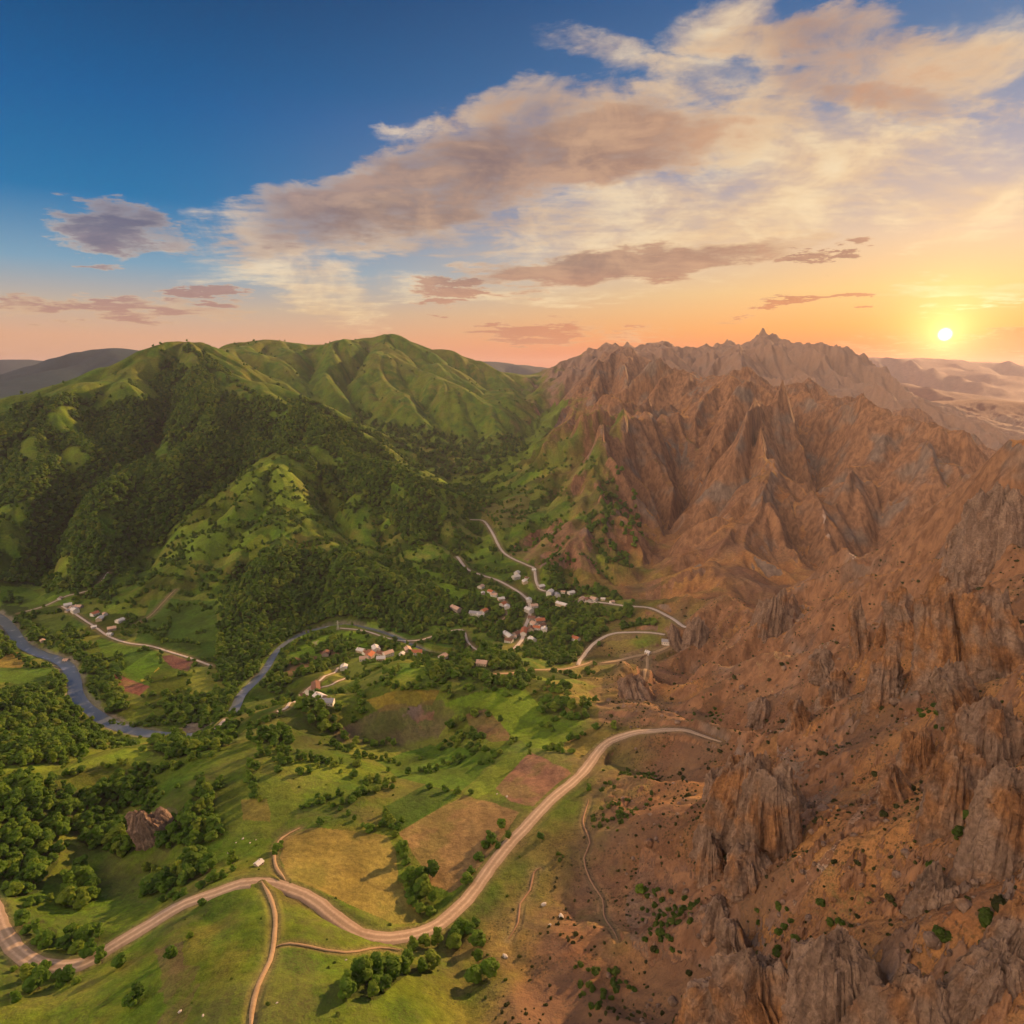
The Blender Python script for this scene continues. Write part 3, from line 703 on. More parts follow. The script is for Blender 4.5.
# ---- ground
def ground_material():
    m, q, bs, out = material('ground')
    geo = q.node('ShaderNodeNewGeometry').outputs['Position']
    col = q.node('ShaderNodeAttribute', attribute_name='col').outputs['Color']
    rk = q.node('ShaderNodeAttribute', attribute_name='rock').outputs['Fac']
    tuf = q.node('ShaderNodeAttribute', attribute_name='tuft').outputs['Fac']
    n1 = q.noise(geo, .022, 6, .62); n2 = q.noise(geo, .22, 5, .65); n3 = q.noise(geo, 1.1, 3, .6)
    v = q.m('MULTIPLY', q.ss(n1, .2, .8, .74, 1.26), q.m('MULTIPLY', q.ss(n2, .2, .8, .7, 1.3), q.ss(n3, .2, .8, .8, 1.2)))
    hs = q.node('ShaderNodeHueSaturation'); q.put(hs.inputs['Value'], v); q.put(hs.inputs['Color'], col)
    q.put(hs.inputs['Hue'], q.ss(n1, .25, .75, .49, .508))
    c = hs.outputs[0]
    # low tufts and scrub as darker flecks of plant colour
    vo = q.node('ShaderNodeTexVoronoi'); q.put(vo.inputs['Vector'], geo); vo.inputs['Scale'].default_value = .42; vo.inputs['Randomness'].default_value = 1
    fleck = q.m('MULTIPLY', q.m('MULTIPLY', q.ss(vo.outputs['Distance'], .25, .42, 1, 0), q.ss(q.noise(geo, .05, 4, .6), .42, .58)), tuf)
    c = q.mix(q.m('MULTIPLY', fleck, .8), c, rgb(.04,.042,.016))
    vo2 = q.node('ShaderNodeTexVoronoi'); q.put(vo2.inputs['Vector'], geo); vo2.inputs['Scale'].default_value = .95
    fl2 = q.m('MULTIPLY', q.m('MULTIPLY', q.ss(vo2.outputs['Distance'], .22, .36, 1, 0), q.ss(q.noise(geo, .035, 5, .65), .36, .60)), tuf)
    c = q.mix(q.m('MULTIPLY', fl2, .7), c, rgb(.075,.06,.03))
    pz = q.noise(geo, .016, 6, .68)
    c = q.mix(q.m('MULTIPLY', q.m('MULTIPLY', q.ss(pz, .44, .62), tuf), .65), c, rgb(.15,.098,.068))
    # rock: layered grey, ochre and rust
    st = q.noise(q.scale(geo, (.09,.09,.02), rot=(.15,.1,0)), 1., 6, .7, dist=.4)
    rc = q.ramp(st, [(.2,(.09,.05,.03)),(.42,(.19,.10,.055)),(.55,(.29,.16,.088)),(.68,(.37,.20,.10)),(.85,(.40,.28,.19))])
    rc = q.mix(q.ss(q.noise(geo,.012,3,.5),.5,.68), rc, q.ramp(st, [(.2,(.055,.042,.035)),(.5,(.20,.15,.118)),(.8,(.35,.27,.22))]))
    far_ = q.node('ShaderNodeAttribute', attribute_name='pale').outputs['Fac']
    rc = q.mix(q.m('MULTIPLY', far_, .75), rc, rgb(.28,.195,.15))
    rn = q.m('ADD', rk, q.m('MULTIPLY', q.m('SUBTRACT', n2, .5), .55))
    c = q.mix(q.ss(rn, .38, .62), c, rc)
    q.l.new(c, bs.inputs['Base Color']); bs.inputs['Specular IOR Level'].default_value = .12; bs.inputs['Roughness'].default_value = .95
    h = q.m('ADD', q.m('MULTIPLY', n2, 1.5), q.m('ADD', q.m('MULTIPLY', n3, .35), q.m('MULTIPLY', q.m('MULTIPLY', st, 1.6), rk)))
    bump(q, bs, h, 1.0, 1.0)
    return m
me_tmp = None
ground = sheet('ground', TX, TY, TZ); ground['kind'] = 'structure'; ground['label'] = 'valley floor, green hills and brown mountains'
gm = ground.data
RR = np.hypot(TX, TY)
_zr = np.gradient(TZ, _rad, axis=0); _za = np.gradient(TZ, np.radians(_an), axis=1)/RR
SLP = np.sqrt(_zr**2+_za**2)
BM = brown_mask(TX, TY)
n1 = fbm(TX/160., TY/160., 5, .55, 601); n2 = fbm(TX/40., TY/40., 4, .55, 602); n3 = fbm(TX/400., TY/400., 4, .5, 603)
def L(a, b, t): return a+(b-a)*np.asarray(t)[..., None]
V3 = lambda *c: np.array(c, dtype=F32)
# curvature of the land at two scales: worn crests are drier, gullies greener
def cv(r):
    return None
green = L(V3(.074,.148,.010), V3(.125,.182,.015), sst(-.5,.6,n1+n2*.4))
green = L(green, V3(.17,.165,.03), sst(.25,.9,n2*.6+n3*.7)*.7)
green = L(green, V3(.05,.10,.012), sst(.2,.8,-n2-n1*.4)*.6)
hi = sst(300, 520, TZ)*sst(1700, 2400, RR)
green = L(green, V3(.13,.15,.025), hi*sst(-.4,.5,n1)*.8)
brown = L(V3(.205,.108,.054), V3(.37,.185,.07), sst(-.4,.5,n1+n2*.3))
brown = L(brown, V3(.26,.14,.08), sst(.0,.8,-n1+n3*.5)*.7)
brown = L(brown, V3(.17,.15,.05), sst(.35,.9,n2*.7-n3*.8)*.6*(1-sst(.45,.8,SLP)))
col = L(green, brown, BM)
brown = L(brown, V3(.15,.15,.04), sst(.15,.75,n2*.5+n1*.5+.25)*sst(.55,.3,SLP)*sst(1.0,.80,BM)*.8)
# belt where grass thins out into earth
belt = np.exp(-((BM-.5)/.35)**2)
col = L(col, V3(.19,.15,.045), belt*.6*sst(-.5,.4,n2))
_rt = np.interp(RR, [0,500,800,1200,1600,2400,3000,3400], [1.35,1.30,1.1,.95,.92,.85,.7,.5])
rock = BM*sst(0, .38, SLP+n2*.22+n1*.18+.30*sst(.30,.5,TX/RR)*sst(1200,1500,RR)+.22*sst(260,420,TZ)*sst(1400,2000,RR)-_rt) + (1-BM)*sst(1.3,1.6,SLP)*.5*sst(700,500,RR)
rock = np.maximum(rock, OUT)
rock = np.clip(rock + sst(3300,3700,RR)*BM*.3, 0, 1)
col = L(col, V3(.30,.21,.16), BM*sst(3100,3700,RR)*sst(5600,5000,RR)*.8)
# small parcels of pasture on the lower green land
_wx = TX+n2*14; _wy = TY+n1*20; _cx = np.floor((_wx*.8+_wy*.3)/52.); _cy = np.floor((_wy*.8-_wx*.3)/38.+.5*_cx)
_pc = rnd(_cx.astype(np.int64), _cy.astype(np.int64), 12); _pw = (1-BM)*sst(260,160,TZ)*sst(480,640,RR)*sst(3000,2400,RR)
col = col*(1+(_pc*1.1-.5)*_pw)[...,None]; col = L(col, V3(.17,.17,.035), _pw*(_pc > .86)*.6)
tuft = BM*(1-rock)*sst(1500,500,RR) if False else BM*(1-sst(500,1500,RR))*.9 + (1-BM)*.5*(1-sst(450,1000,RR))
for P, c, s in FIELDW:
    k = inpoly(TX+n2*1.2, TY+n2*1.2, P)
    if not k.any(): continue
    d = P[1]-P[0]; d = d/(np.hypot(*d)+1e-9)
    st = np.sin((TX[k]*-d[1]+TY[k]*d[0])*2*np.pi/np.clip(.02*RR[k],6,20)+n2[k]*1.5)
    v = 1+s*.14*st+.22*n2[k]+.18*n1[k]
    col[k] = V3(*c)[None]*v[:,None]; rock[k] *= 0; tuft[k] *= .2
    if c[0] > c[1]*1.1:
        g = sst(.1,.7,n2[k]+n1[k])*.45; col[k] = L(col[k], V3(.10,.13,.02), g)
for P, c in BAREW:
    k = inpoly(TX+n2*6, TY+n2*6, P)
    wk = (.55+.35*np.clip(n2[k],-1,1))*(1 if c[0] > .2 else sst(.12,.42,SLP[k]+n2[k]*.12)); col[k] = L(col[k], V3(*c), wk)
    rock[k] = np.maximum(rock[k], sst(.5,.9,SLP[k]+n2[k]*.2)*.8)
# woodland floor is dark leaf litter
WC = np.zeros(TX.shape, dtype=F32); k = (RR < 4200)&(RR > 150)&(BM < .9)
WC[k] = wood_cover(TX[k], TY[k]); col = L(col, V3(.035,.055,.012), WC*.8)
# far land: haze of distance put into its colour, blue left, red right
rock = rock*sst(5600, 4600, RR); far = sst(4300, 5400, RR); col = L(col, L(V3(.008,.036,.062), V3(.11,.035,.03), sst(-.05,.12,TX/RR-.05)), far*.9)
# trodden verges and gravel bars
vg = np.exp(-np.maximum(DR-WR*.75,0)/2.0)*(DR < 1e8)
col = L(col, V3(.24,.18,.09), np.clip(vg,0,1)*.65)
bar = sst(1.75,1.15,DV+n2*.45)*(DV < 1e8) if False else (1-sst(1.15,1.75,DV+n2*.45))*(DV < 1e8)
col = L(col, V3(.25,.22,.18), bar*.75*sst(-.3,.3,n1+.1))
col = np.clip(col, .004, .8)
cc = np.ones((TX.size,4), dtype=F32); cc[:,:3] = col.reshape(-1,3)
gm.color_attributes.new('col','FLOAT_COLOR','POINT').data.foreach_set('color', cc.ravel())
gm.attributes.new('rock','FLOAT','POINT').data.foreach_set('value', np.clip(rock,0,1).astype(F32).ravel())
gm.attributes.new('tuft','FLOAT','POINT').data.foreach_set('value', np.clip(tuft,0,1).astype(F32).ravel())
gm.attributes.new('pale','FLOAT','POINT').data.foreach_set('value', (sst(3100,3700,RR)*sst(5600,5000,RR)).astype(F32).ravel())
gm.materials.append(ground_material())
# ---- roads
def road_material(name, a, b, ruts):
    m, q, bs, out = material(name)
    geo = q.node('ShaderNodeNewGeometry').outputs['Position']
    n = q.noise(geo, .5, 5, .65); n2_ = q.noise(geo, .06, 3, .5)
    c = q.mix(q.ss(q.m('ADD', n, q.m('MULTIPLY', n2_, .6)), .5, 1.0), rgb(*a), rgb(*b))
    if ruts:
        uv = q.node('ShaderNodeUVMap', uv_map='along').outputs[0]; sx = q.node('ShaderNodeSeparateXYZ'); q.l.new(uv, sx.inputs[0])
        d = q.m('ABSOLUTE', q.m('SUBTRACT', q.m('ABSOLUTE', q.m('SUBTRACT', sx.outputs[0], .5)), .2))
        c = q.mix(q.m('MULTIPLY', q.ss(d, .02, .14, 0, 1), .55), c, rgb(a[0]*.55, a[1]*.56, a[2]*.5))
    q.l.new(c, bs.inputs['Base Color']); bump(q, bs, n, .6, .15)
    return m
MR = {'gravel': road_material('gravel', (.40,.28,.19), (.56,.42,.30), True), 'dirt': road_material('dirt', (.34,.23,.12), (.44,.31,.18), False), 'path': road_material('footpath', (.26,.155,.09), (.33,.20,.115), False), 'road': road_material('pale_road', (.46,.38,.30), (.62,.53,.44), False)}
for rd in ROADS: ribbon(rd, MR[rd['kind']])
m, q, bs, out = material('water')
geo = q.node('ShaderNodeNewGeometry').outputs['Position']
bs.inputs['Base Color'].default_value = rgb(.05,.10,.13); bs.inputs['Roughness'].default_value = .12; bs.inputs['Specular IOR Level'].default_value = .6
rp_ = q.noise(geo, .35, 4, .6)
c = q.mix(q.ss(q.noise(geo,.05,3,.6),.55,.7), rgb(.16,.19,.21), rgb(.36,.37,.37)); q.l.new(c, bs.inputs['Base Color'])
bump(q, bs, rp_, .35, .25)
RIVER['w'] = RIVER['w']*.92
ribbon(RIVER, m)
# accurate ground height for things that stand on it (same surface as the sheet)
def gz(x, y):
    r = math.hypot(x, y); a = math.degrees(math.atan2(x, y))
    i = min(max(int(np.searchsorted(_rad, r))-1, 0), NR-2); j = min(max(int(np.searchsorted(_an, a))-1, 0), NA-2)
    fr = (r-_rad[i])/(_rad[i+1]-_rad[i]); fa = (a-_an[j])/(_an[j+1]-_an[j])
    return float((TZ[i,j]*(1-fa)+TZ[i,j+1]*fa)*(1-fr)+(TZ[i+1,j]*(1-fa)+TZ[i+1,j+1]*fa)*fr)
def idx(x, y):
    r = np.hypot(x, y); a = np.degrees(np.arctan2(x, y))
    i = np.clip(np.searchsorted(_rad, r)-1, 0, NR-2); j = np.clip(np.searchsorted(_an, a)-1, 0, NA-2)
    return i, j, (r-_rad[i])/(_rad[i+1]-_rad[i]), (a-_an[j])/(_an[j+1]-_an[j])
def gzv(x, y):
    i, j, fr, fa = idx(x, y)
    return (TZ[i,j]*(1-fa)+TZ[i,j+1]*fa)*(1-fr)+(TZ[i+1,j]*(1-fa)+TZ[i+1,j+1]*fa)*fr
# ------------------------------------------------------------------ sky, sun, air
def lin(r, g, b):
    f = lambda c: ((c/255.)/12.92 if c/255. <= .04045 else ((c/255.+.055)/1.055)**2.4)
    return (f(r), f(g), f(b))
SUN_AZ = math.atan2(433, 652.7+.2062*177)
SUN_EL_SEEN = math.radians(2.55)
SUN_EL = R(15)
LAMP_AZ = R(42)
w = bpy.data.worlds.new('World'); SC.world = w; w.use_nodes = True
q = NT(w.node_tree); q.n.clear()
out = q.node('ShaderNodeOutputWorld')
tc = q.node('ShaderNodeTexCoord').outputs['Generated']
sx = q.node('ShaderNodeSeparateXYZ'); q.l.new(tc, sx.inputs[0]); X_, Y_, Z_ = sx.outputs
el = q.m('MULTIPLY', q.m('ARCSINE', Z_), 180/math.pi)
az = q.m('MULTIPLY', q.m('ARCTAN2', X_, Y_), 180/math.pi)
def dirv(a, e): return (math.sin(a)*math.cos(e), math.cos(a)*math.cos(e), math.sin(e))
def dot(v):
    n = q.node('ShaderNodeVectorMath', operation='DOT_PRODUCT'); q.l.new(tc, n.inputs[0]); n.inputs[1].default_value = v; return n.outputs['Value']
sd = dirv(SUN_AZ, SUN_EL_SEEN)
ang = q.m('MULTIPLY', q.m('ARCCOSINE', q.m('MINIMUM', dot(sd), .999999)), 180/math.pi)
def elramp(stops):   # (elevation deg, srgb)
    f = q.m('POWER', q.m('DIVIDE', q.m('MAXIMUM', el, 0.), 90., clamp=True), .5)
    return q.ramp(f, [(math.sqrt(e/90.), lin(*c)) for e, c in stops])
left = elramp([(0,(212,150,112)),(2.5,(222,168,132)),(4.6,(196,174,152)),(7.6,(122,160,184)),(12,(20,114,168)),(18,(0,92,152)),(26,(0,64,112)),(38,(50,95,150)),(90,(90,110,150))])
right = elramp([(0,(238,90,26)),(1.6,(243,116,36)),(3.4,(250,164,70)),(6.,(248,196,122)),(9.5,(226,192,158)),(14,(166,158,168)),(20,(78,118,162)),(27,(30,88,146)),(38,(96,104,130)),(90,(90,110,150))])
hor = q.m('ARCTAN2', X_, Y_)
f = q.ss(az, -28., 32.)
sky = q.mix(f, left, right)
# evening sky behind the viewer: soft mauve and blue, high thin cloud
back = q.mix(1., elramp([(0,(226,190,176)),(8,(250,225,205)),(20,(250,232,214)),(45,(235,232,232)),(90,(205,205,215))]), rgb(.36,.36,.40), 'MULTIPLY')
bf = q.ss(dot((math.sin(SUN_AZ*.3), math.cos(SUN_AZ*.3), 0)), .55, -.1, 0, 1)
sky = q.mix(bf, sky, back)
# bank: unseen bright patch of left rear sky, added as warm fill light
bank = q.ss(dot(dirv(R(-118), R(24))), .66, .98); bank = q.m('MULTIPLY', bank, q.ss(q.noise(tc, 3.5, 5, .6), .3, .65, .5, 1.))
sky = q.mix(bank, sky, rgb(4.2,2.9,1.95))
# red band of dust low under the sun
band = q.m('MULTIPLY', q.ss(el, 3.2, .3, 0, 1), q.ss(az, 6, 34))
sky = q.mix(q.m('MULTIPLY', band, .6), sky, lin(244,120,62))
# ---- clouds
def px(u, v):
    d = ray(u, v); n = math.sqrt(sum(c*c for c in d))
    return math.degrees(math.atan2(d[0], d[1])), math.degrees(math.asin(d[2]/n))
pl = q.node('ShaderNodeCombineXYZ')
inv = q.m('DIVIDE', 1., q.m('ADD', q.m('MAXIMUM', Z_, 0.), .09))
q.l.new(q.m('MULTIPLY', X_, inv), pl.inputs[0]); q.l.new(q.m('MULTIPLY', Y_, inv), pl.inputs[1]); pl.inputs[2].default_value = .3
PL = pl.outputs[0]
wn = q.noise(PL, 1.8, 8, .66, out=1)
wsep = q.node('ShaderNodeSeparateXYZ'); q.l.new(wn, wsep.inputs[0])
azw = q.m('MULTIPLY_ADD', q.m('SUBTRACT', wsep.outputs[0], .5), 11., az)
elw = q.m('MULTIPLY_ADD', q.m('SUBTRACT', wsep.outputs[1], .5), 6., el)
def blobs(lst):
    tot = None
    for u, v, ru, rv, tilt, s in lst:
        a0, e0 = px(u, v); a1, _ = px(u+ru, v); _, e1 = px(u, v-rv)
        ra, re = abs(a1-a0), abs(e1-e0)
        dx = q.m('SUBTRACT', azw, a0); dy = q.m('SUBTRACT', elw, e0)
        ct, st = math.cos(math.radians(tilt)), math.sin(math.radians(tilt))
        x = q.m('DIVIDE', q.m('ADD', q.m('MULTIPLY', dx, ct), q.m('MULTIPLY', dy, st)), ra)
        y = q.m('DIVIDE', q.m('SUBTRACT', q.m('MULTIPLY', dy, ct), q.m('MULTIPLY', dx, st)), re)
        g = q.m('MULTIPLY', q.ss(q.m('ADD', q.m('MULTIPLY', x, x), q.m('MULTIPLY', y, y)), 1.9, 0., 0, 1), s)
        tot = g if tot is None else q.m('MAXIMUM', tot, g)
    return tot
# pale sunlit sheets
lit = blobs([(715,85,80,34,0,.8),(700,215,240,60,8,1.),(820,150,190,60,-12,1.),(735,30,80,42,0,.95),(960,60,90,50,0,.8),(300,270,90,40,-30,.95),(330,235,150,40,12,.7),(610,60,75,22,-14,.75),(430,130,70,20,10,.75),(640,130,120,45,0,.9),
             (960,200,110,40,-5,.85),(900,90,100,26,-14,.6),(660,228,40,10,0,.9),(520,285,240,20,0,.55),(225,212,50,14,10,.5),(370,215,24,22,30,1.),(950,292,110,12,0,.9),(400,128,34,10,0,.9)])
# mauve shaded masses
shd = blobs([(530,120,130,42,8,.8),(720,120,150,46,0,.65),(880,70,170,50,-8,.75),(960,110,80,30,0,.5),(420,190,190,52,14,1.1),(610,140,130,46,4,1.1),(300,225,90,26,20,.8),(480,230,150,30,6,.6),(660,95,60,40,0,.5),(880,95,90,24,-14,.95),(800,35,140,24,0,.8),(500,110,90,26,10,.6),(110,228,60,22,0,1.2),(90,262,22,6,0,1.),(175,240,30,9,0,.7),
             (620,266,200,19,4,1.25),(345,280,44,22,-30,.25),(120,312,110,10,0,1.),(205,292,38,7,0,1.5),(210,310,50,8,0,.9),(20,300,24,5,0,1.),(448,285,36,9,0,1.5),(440,303,26,5,0,1.4),(530,334,60,9,0,1.4),(840,296,28,5,6,1.8),(790,300,36,4,0,1.7),
             (805,257,30,7,4,1.5),(850,250,20,5,4,1.5),(1000,347,60,13,8,2.),(730,320,22,3,0,1.),(620,330,24,3,0,.8),(300,190,60,10,5,.35),(870,345,60,4,0,.7),(640,335,60,3,0,.5),(700,180,120,26,0,.25)])
d1 = q.noise(PL, 1.9, 10, .66, dist=.3); d2 = q.noise(q.scale(tc, (1,1,1.9)), 9., 9, .62, dist=.5); d3 = q.noise(q.scale(PL, (1, 2.6, 1), rot=(0,0,.5)), 3.2, 9, .66, dist=.4)
dn = q.m('ADD', q.m('ADD', q.m('MULTIPLY', d1, .33), q.m('MULTIPLY', d2, .45)), q.m('MULTIPLY', d3, .22))
dn = q.m('MULTIPLY_ADD', dn, 1.55, -.275)
al = q.ss(q.m('ADD', q.m('MULTIPLY', lit, .42), dn), .60, 1.02)
ash = q.ss(q.m('ADD', q.m('MULTIPLY', shd, .44), dn), .64, 1.0)
al = q.m('MULTIPLY', al, q.ss(lit, .0, .22)); ash = q.m('MULTIPLY', ash, q.ss(shd, .0, .22))
near_sun = q.ss(ang, 44., 8.)
lowf = q.ss(el, 10., 2.5)
warm = q.m('MAXIMUM', q.m('MULTIPLY', near_sun, .8), lowf)
tx = q.ss(q.m('ADD', q.m('MULTIPLY', d2, .75), q.m('MULTIPLY', d3, .25)), .36, .64)
litc = q.mix(warm, q.mix(tx, lin(222,182,144), lin(252,226,188)), q.mix(tx, lin(246,200,136), lin(255,226,172)))
shc = q.mix(q.ss(az, -36, 0), q.mix(tx, lin(92,92,118), lin(140,128,138)), q.mix(tx, lin(128,104,98), lin(192,154,124)))
shc = q.mix(q.m('MULTIPLY', q.m('MAXIMUM', lowf, q.m('MULTIPLY', near_sun, .25)), .9), shc, q.mix(q.ss(az,-20,25), lin(190,138,116), lin(228,128,62)))
sky = q.mix(q.m('MULTIPLY', al, .78), sky, litc)
sky = q.mix(q.m('MULTIPLY', ash, .9), sky, shc)
rim = q.m('MULTIPLY', q.m('MULTIPLY', ash, q.m('SUBTRACT', 1., ash)), 1.0)
sky = q.mix(rim, sky, litc)
# glow round the sun and its disc
gl = q.m('POWER', 2.718, q.m('MULTIPLY', ang, -.22)); gl2 = q.m('POWER', 2.718, q.m('MULTIPLY', ang, -.6))
add = q.mix(1., q.mix(gl, rgb(0,0,0), rgb(.24,.10,.01)), q.mix(gl2, rgb(0,0,0), rgb(1.7,.95,.32)), 'ADD')
sky = q.mix(1., sky, add, 'ADD')
disc = q.ss(ang, .52, .05)
sky = q.mix(1., sky, q.mix(disc, rgb(0,0,0), rgb(9,7.5,4.5)), 'ADD')
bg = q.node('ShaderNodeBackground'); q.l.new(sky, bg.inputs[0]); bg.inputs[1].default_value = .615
ns = q.node('ShaderNodeTexSky', sky_type='NISHITA'); ns.sun_disc = False; ns.sun_elevation = SUN_EL; ns.sun_rotation = LAMP_AZ
bg2 = q.node('ShaderNodeBackground'); q.l.new(ns.outputs[0], bg2.inputs[0]); bg2.inputs[1].default_value = .002
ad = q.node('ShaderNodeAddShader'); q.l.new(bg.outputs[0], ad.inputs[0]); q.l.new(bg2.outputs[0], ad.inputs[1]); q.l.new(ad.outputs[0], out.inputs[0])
w.cycles.sampling_method = 'MANUAL'; w.cycles.sample_map_resolution = 512
ld = bpy.data.lights.new('sun', 'SUN'); ld.energy = 5.0; ld.angle = R(.6); ld.color = (1.0, .57, .25)
lo = bpy.data.objects.new('sun', ld); COL.objects.link(lo)
lo.rotation_euler = Vector(dirv(LAMP_AZ, SUN_EL)).to_track_quat('Z', 'Y').to_euler()
SC.view_settings.view_transform = 'Standard'; SC.view_settings.look = 'None'; SC.view_settings.gamma = 1
SC.view_settings.exposure = 0.7
# air
me = bpy.data.meshes.new('haze'); x0, x1, y0, y1, z0, z1 = -18500, 18500, -18500, 18500, -30, 760
V = [(x,y,z) for z in (z0,z1) for y in (y0,y1) for x in (x0,x1)]
me.from_pydata(V, [], [(0,2,3,1),(4,5,7,6),(0,1,5,4),(2,6,7,3),(0,4,6,2),(1,3,7,5)])
hm = bpy.data.materials.new('haze'); hm.use_nodes = True; hm.node_tree.nodes.clear(); hq = NT(hm.node_tree)
ho = hq.node('ShaderNodeOutputMaterial'); pv = hq.node('ShaderNodeVolumePrincipled')
pv.inputs['Color'].default_value = (.70,.72,.97,1); pv.inputs['Density'].default_value = 2.5e-5; pv.inputs['Anisotropy'].default_value = .35
hq.l.new(pv.outputs[0], ho.inputs['Volume']); me.materials.append(hm)
hm.cycles.homogeneous_volume = True
haze = bpy.data.objects.new('haze', me); COL.objects.link(haze); haze['kind'] = 'stuff'; haze['label'] = 'thin evening haze filling the valley air'
SC.cycles.volume_bounces = 0; SC.cycles.max_bounces = 4; SC.cycles.diffuse_bounces = 2; SC.cycles.glossy_bounces = 2; SC.cycles.transparent_max_bounces = 8; SC.cycles.transmission_bounces = 2
SC.cycles.use_denoising = True
SC.cycles.use_adaptive_sampling = True; SC.cycles.adaptive_threshold = .03
SC.cycles.sample_clamp_indirect = 4
# ------------------------------------------------------------------ things
def link(name, me, parent=None, mat=None, **pr):
    if mat is not None and not me.materials: me.materials.append(mat)
    o = bpy.data.objects.new(name, me); COL.objects.link(o)
    if parent is not None: o.parent = parent
    for k, v in pr.items(): o[k] = v
    return o
def mesh(name, V, F, smooth=False):
    me = bpy.data.meshes.new(name); me.from_pydata([tuple(map(float, v)) for v in V], [], F)
    if smooth: me.polygons.foreach_set('use_smooth', np.ones(len(F), dtype=bool))
    return me
import bmesh
def ico(n):
    bm = bmesh.new(); bmesh.ops.create_icosphere(bm, subdivisions=n, radius=1.0)
    V = np.array([v.co[:] for v in bm.verts]); F = [tuple(v.index for v in f.verts) for f in bm.faces]; bm.free(); return V, F
ICO1, ICO2, ICO3 = ico(1), ico(2), ico(3)
def n3(P, s, seed=0, oct=3):
    return fbm(P[:,0]/s+P[:,2]/s*.71+seed*3.7, P[:,1]/s-P[:,2]/s*.63+seed*1.9, oct, .55, seed)
def crown_mesh(name, seed, lobes, squash, cards, size, tall=1.0, base=.22):
    """a crown about 1 wide: overlapping rough lobes with leaf sprays standing off them"""
    r = np.random.default_rng(seed); V = []; F = []; cen = []
    for k in range(lobes):
        a = r.uniform(0, 2*math.pi); rad = r.uniform(.0, .27)*(k > 0); h = r.uniform(.0, 1.)
        sz = r.uniform(.16, .27)*(1.25-.55*h) if lobes > 3 else r.uniform(.26, .4)
        c = np.array([math.cos(a)*rad*(1.15-.6*h), math.sin(a)*rad*(1.15-.6*h), base+(.18+.62*h)*tall*squash])
        cen.append((c, sz)); v, f = ICO2
        d = 1+.42*n3(v, .55, seed*31+k, 3)[:,None]
        p = c+v*d*sz*np.array([1,1,.9]); o = len(V); V += list(p); F += [tuple(i+o for i in t) for t in f]
    for k in range(cards):
        c, sz = cen[r.integers(len(cen))]; d = r.normal(size=3); d /= np.linalg.norm(d)
        if d[2] < -.35: d[2] *= -1
        p = c+d*sz*r.uniform(.85, 1.28); t = np.cross(d, r.normal(size=3)); t /= np.linalg.norm(t)+1e-9; b = np.cross(d, t)+d*r.uniform(-.6,.6)
        s = size*r.uniform(.6, 1.4); o = len(V)
        V += [p-t*s, p+b*s*.7, p+t*s, p-b*s*.7+d*s*.4]; F.append((o,o+1,o+2,o+3))
    return mesh(name, V, F)
def trunk_mesh(seed, base=.3, th=.03):
    r = np.random.default_rng(seed); V = []; F = []
    def tube(p0, p1, r0, r1, n=6):
        o = len(V); ax = (p1-p0)/np.linalg.norm(p1-p0); u = np.cross(ax, [0.3,1,.1]); u /= np.linalg.norm(u); w_ = np.cross(ax, u)
        for p, q_ in ((p0, r0), ((p0+p1)/2+u*.01, (r0+r1)/2*.95), (p1, r1)):
            for k in range(n):
                a = 2*math.pi*k/n; V.append(p+(u*math.cos(a)+w_*math.sin(a))*q_)
        for j in range(2):
            for k in range(n): F.append((o+j*n+k, o+j*n+(k+1)%n, o+(j+1)*n+(k+1)%n, o+(j+1)*n+k))
    top = np.array([.01,0,base+.35]); tube(np.array([0,0,-.08]), top, th, th*.45)
    for k in range(4):
        a = r.uniform(0, 6.28); z = base+r.uniform(-.05,.2); tube(np.array([0,0,z]), np.array([math.cos(a)*.2, math.sin(a)*.2, z+.25]), th*.4, th*.15)
    return mesh('trunk', V, F)
def leaf_material(name, stops, randsat=.0):
    m, q, bs, out = material(name)
    oi = q.node('ShaderNodeObjectInfo').outputs['Random']; geo = q.node('ShaderNodeNewGeometry').outputs['Position']
    big = q.noise(geo, .011, 3, .6)
    n = q.noise(geo, 1.0, 3, .6)
    f = q.m('ADD', q.m('MULTIPLY', oi, .55), q.m('MULTIPLY', big, .45))
    c = q.ramp(f, stops)
    hs = q.node('ShaderNodeHueSaturation'); q.put(hs.inputs['Value'], q.m('MULTIPLY_ADD', n, 1.1, .45)); q.put(hs.inputs['Color'], c)
    q.l.new(hs.outputs[0], bs.inputs['Base Color']); bs.inputs['Roughness'].default_value = .75; bs.inputs['Specular IOR Level'].default_value = .15
    tr = q.node('ShaderNodeBsdfTranslucent'); q.l.new(hs.outputs[0], tr.inputs[0])
    mx = q.node('ShaderNodeMixShader'); mx.inputs[0].default_value = .38; q.l.new(bs.outputs[0], mx.inputs[1]); q.l.new(tr.outputs[0], mx.inputs[2]); q.l.new(mx.outputs[0], out.inputs[0])
    return m
M_LEAF = leaf_material('foliage', [(.05,(.03,.075,.012)),(.33,(.072,.155,.014)),(.6,(.112,.21,.018)),(.92,(.23,.28,.03))])
M_SHRUB = leaf_material('shrub_foliage', [(.1,(.035,.042,.014)),(.5,(.055,.065,.018)),(.9,(.09,.10,.025))])
M_GREENSHRUB = leaf_material('green_shrub_foliage', [(.1,(.045,.08,.012)),(.6,(.08,.135,.018)),(.9,(.13,.17,.03))])
M_BARK = simple('bark', (.12,.085,.055), .95, .3, 2.)
CROWNS = [crown_mesh('crown', 11+k, 9+k%3, .95, 240, .042, 1.0+.12*(k%2), .24) for k in range(5)] + [crown_mesh('crown', 61, 10, 1.5, 240, .04, 1.25, .2)]
for c in CROWNS: c.materials.append(M_LEAF)
TRUNKS = [trunk_mesh(3+k) for k in range(2)]
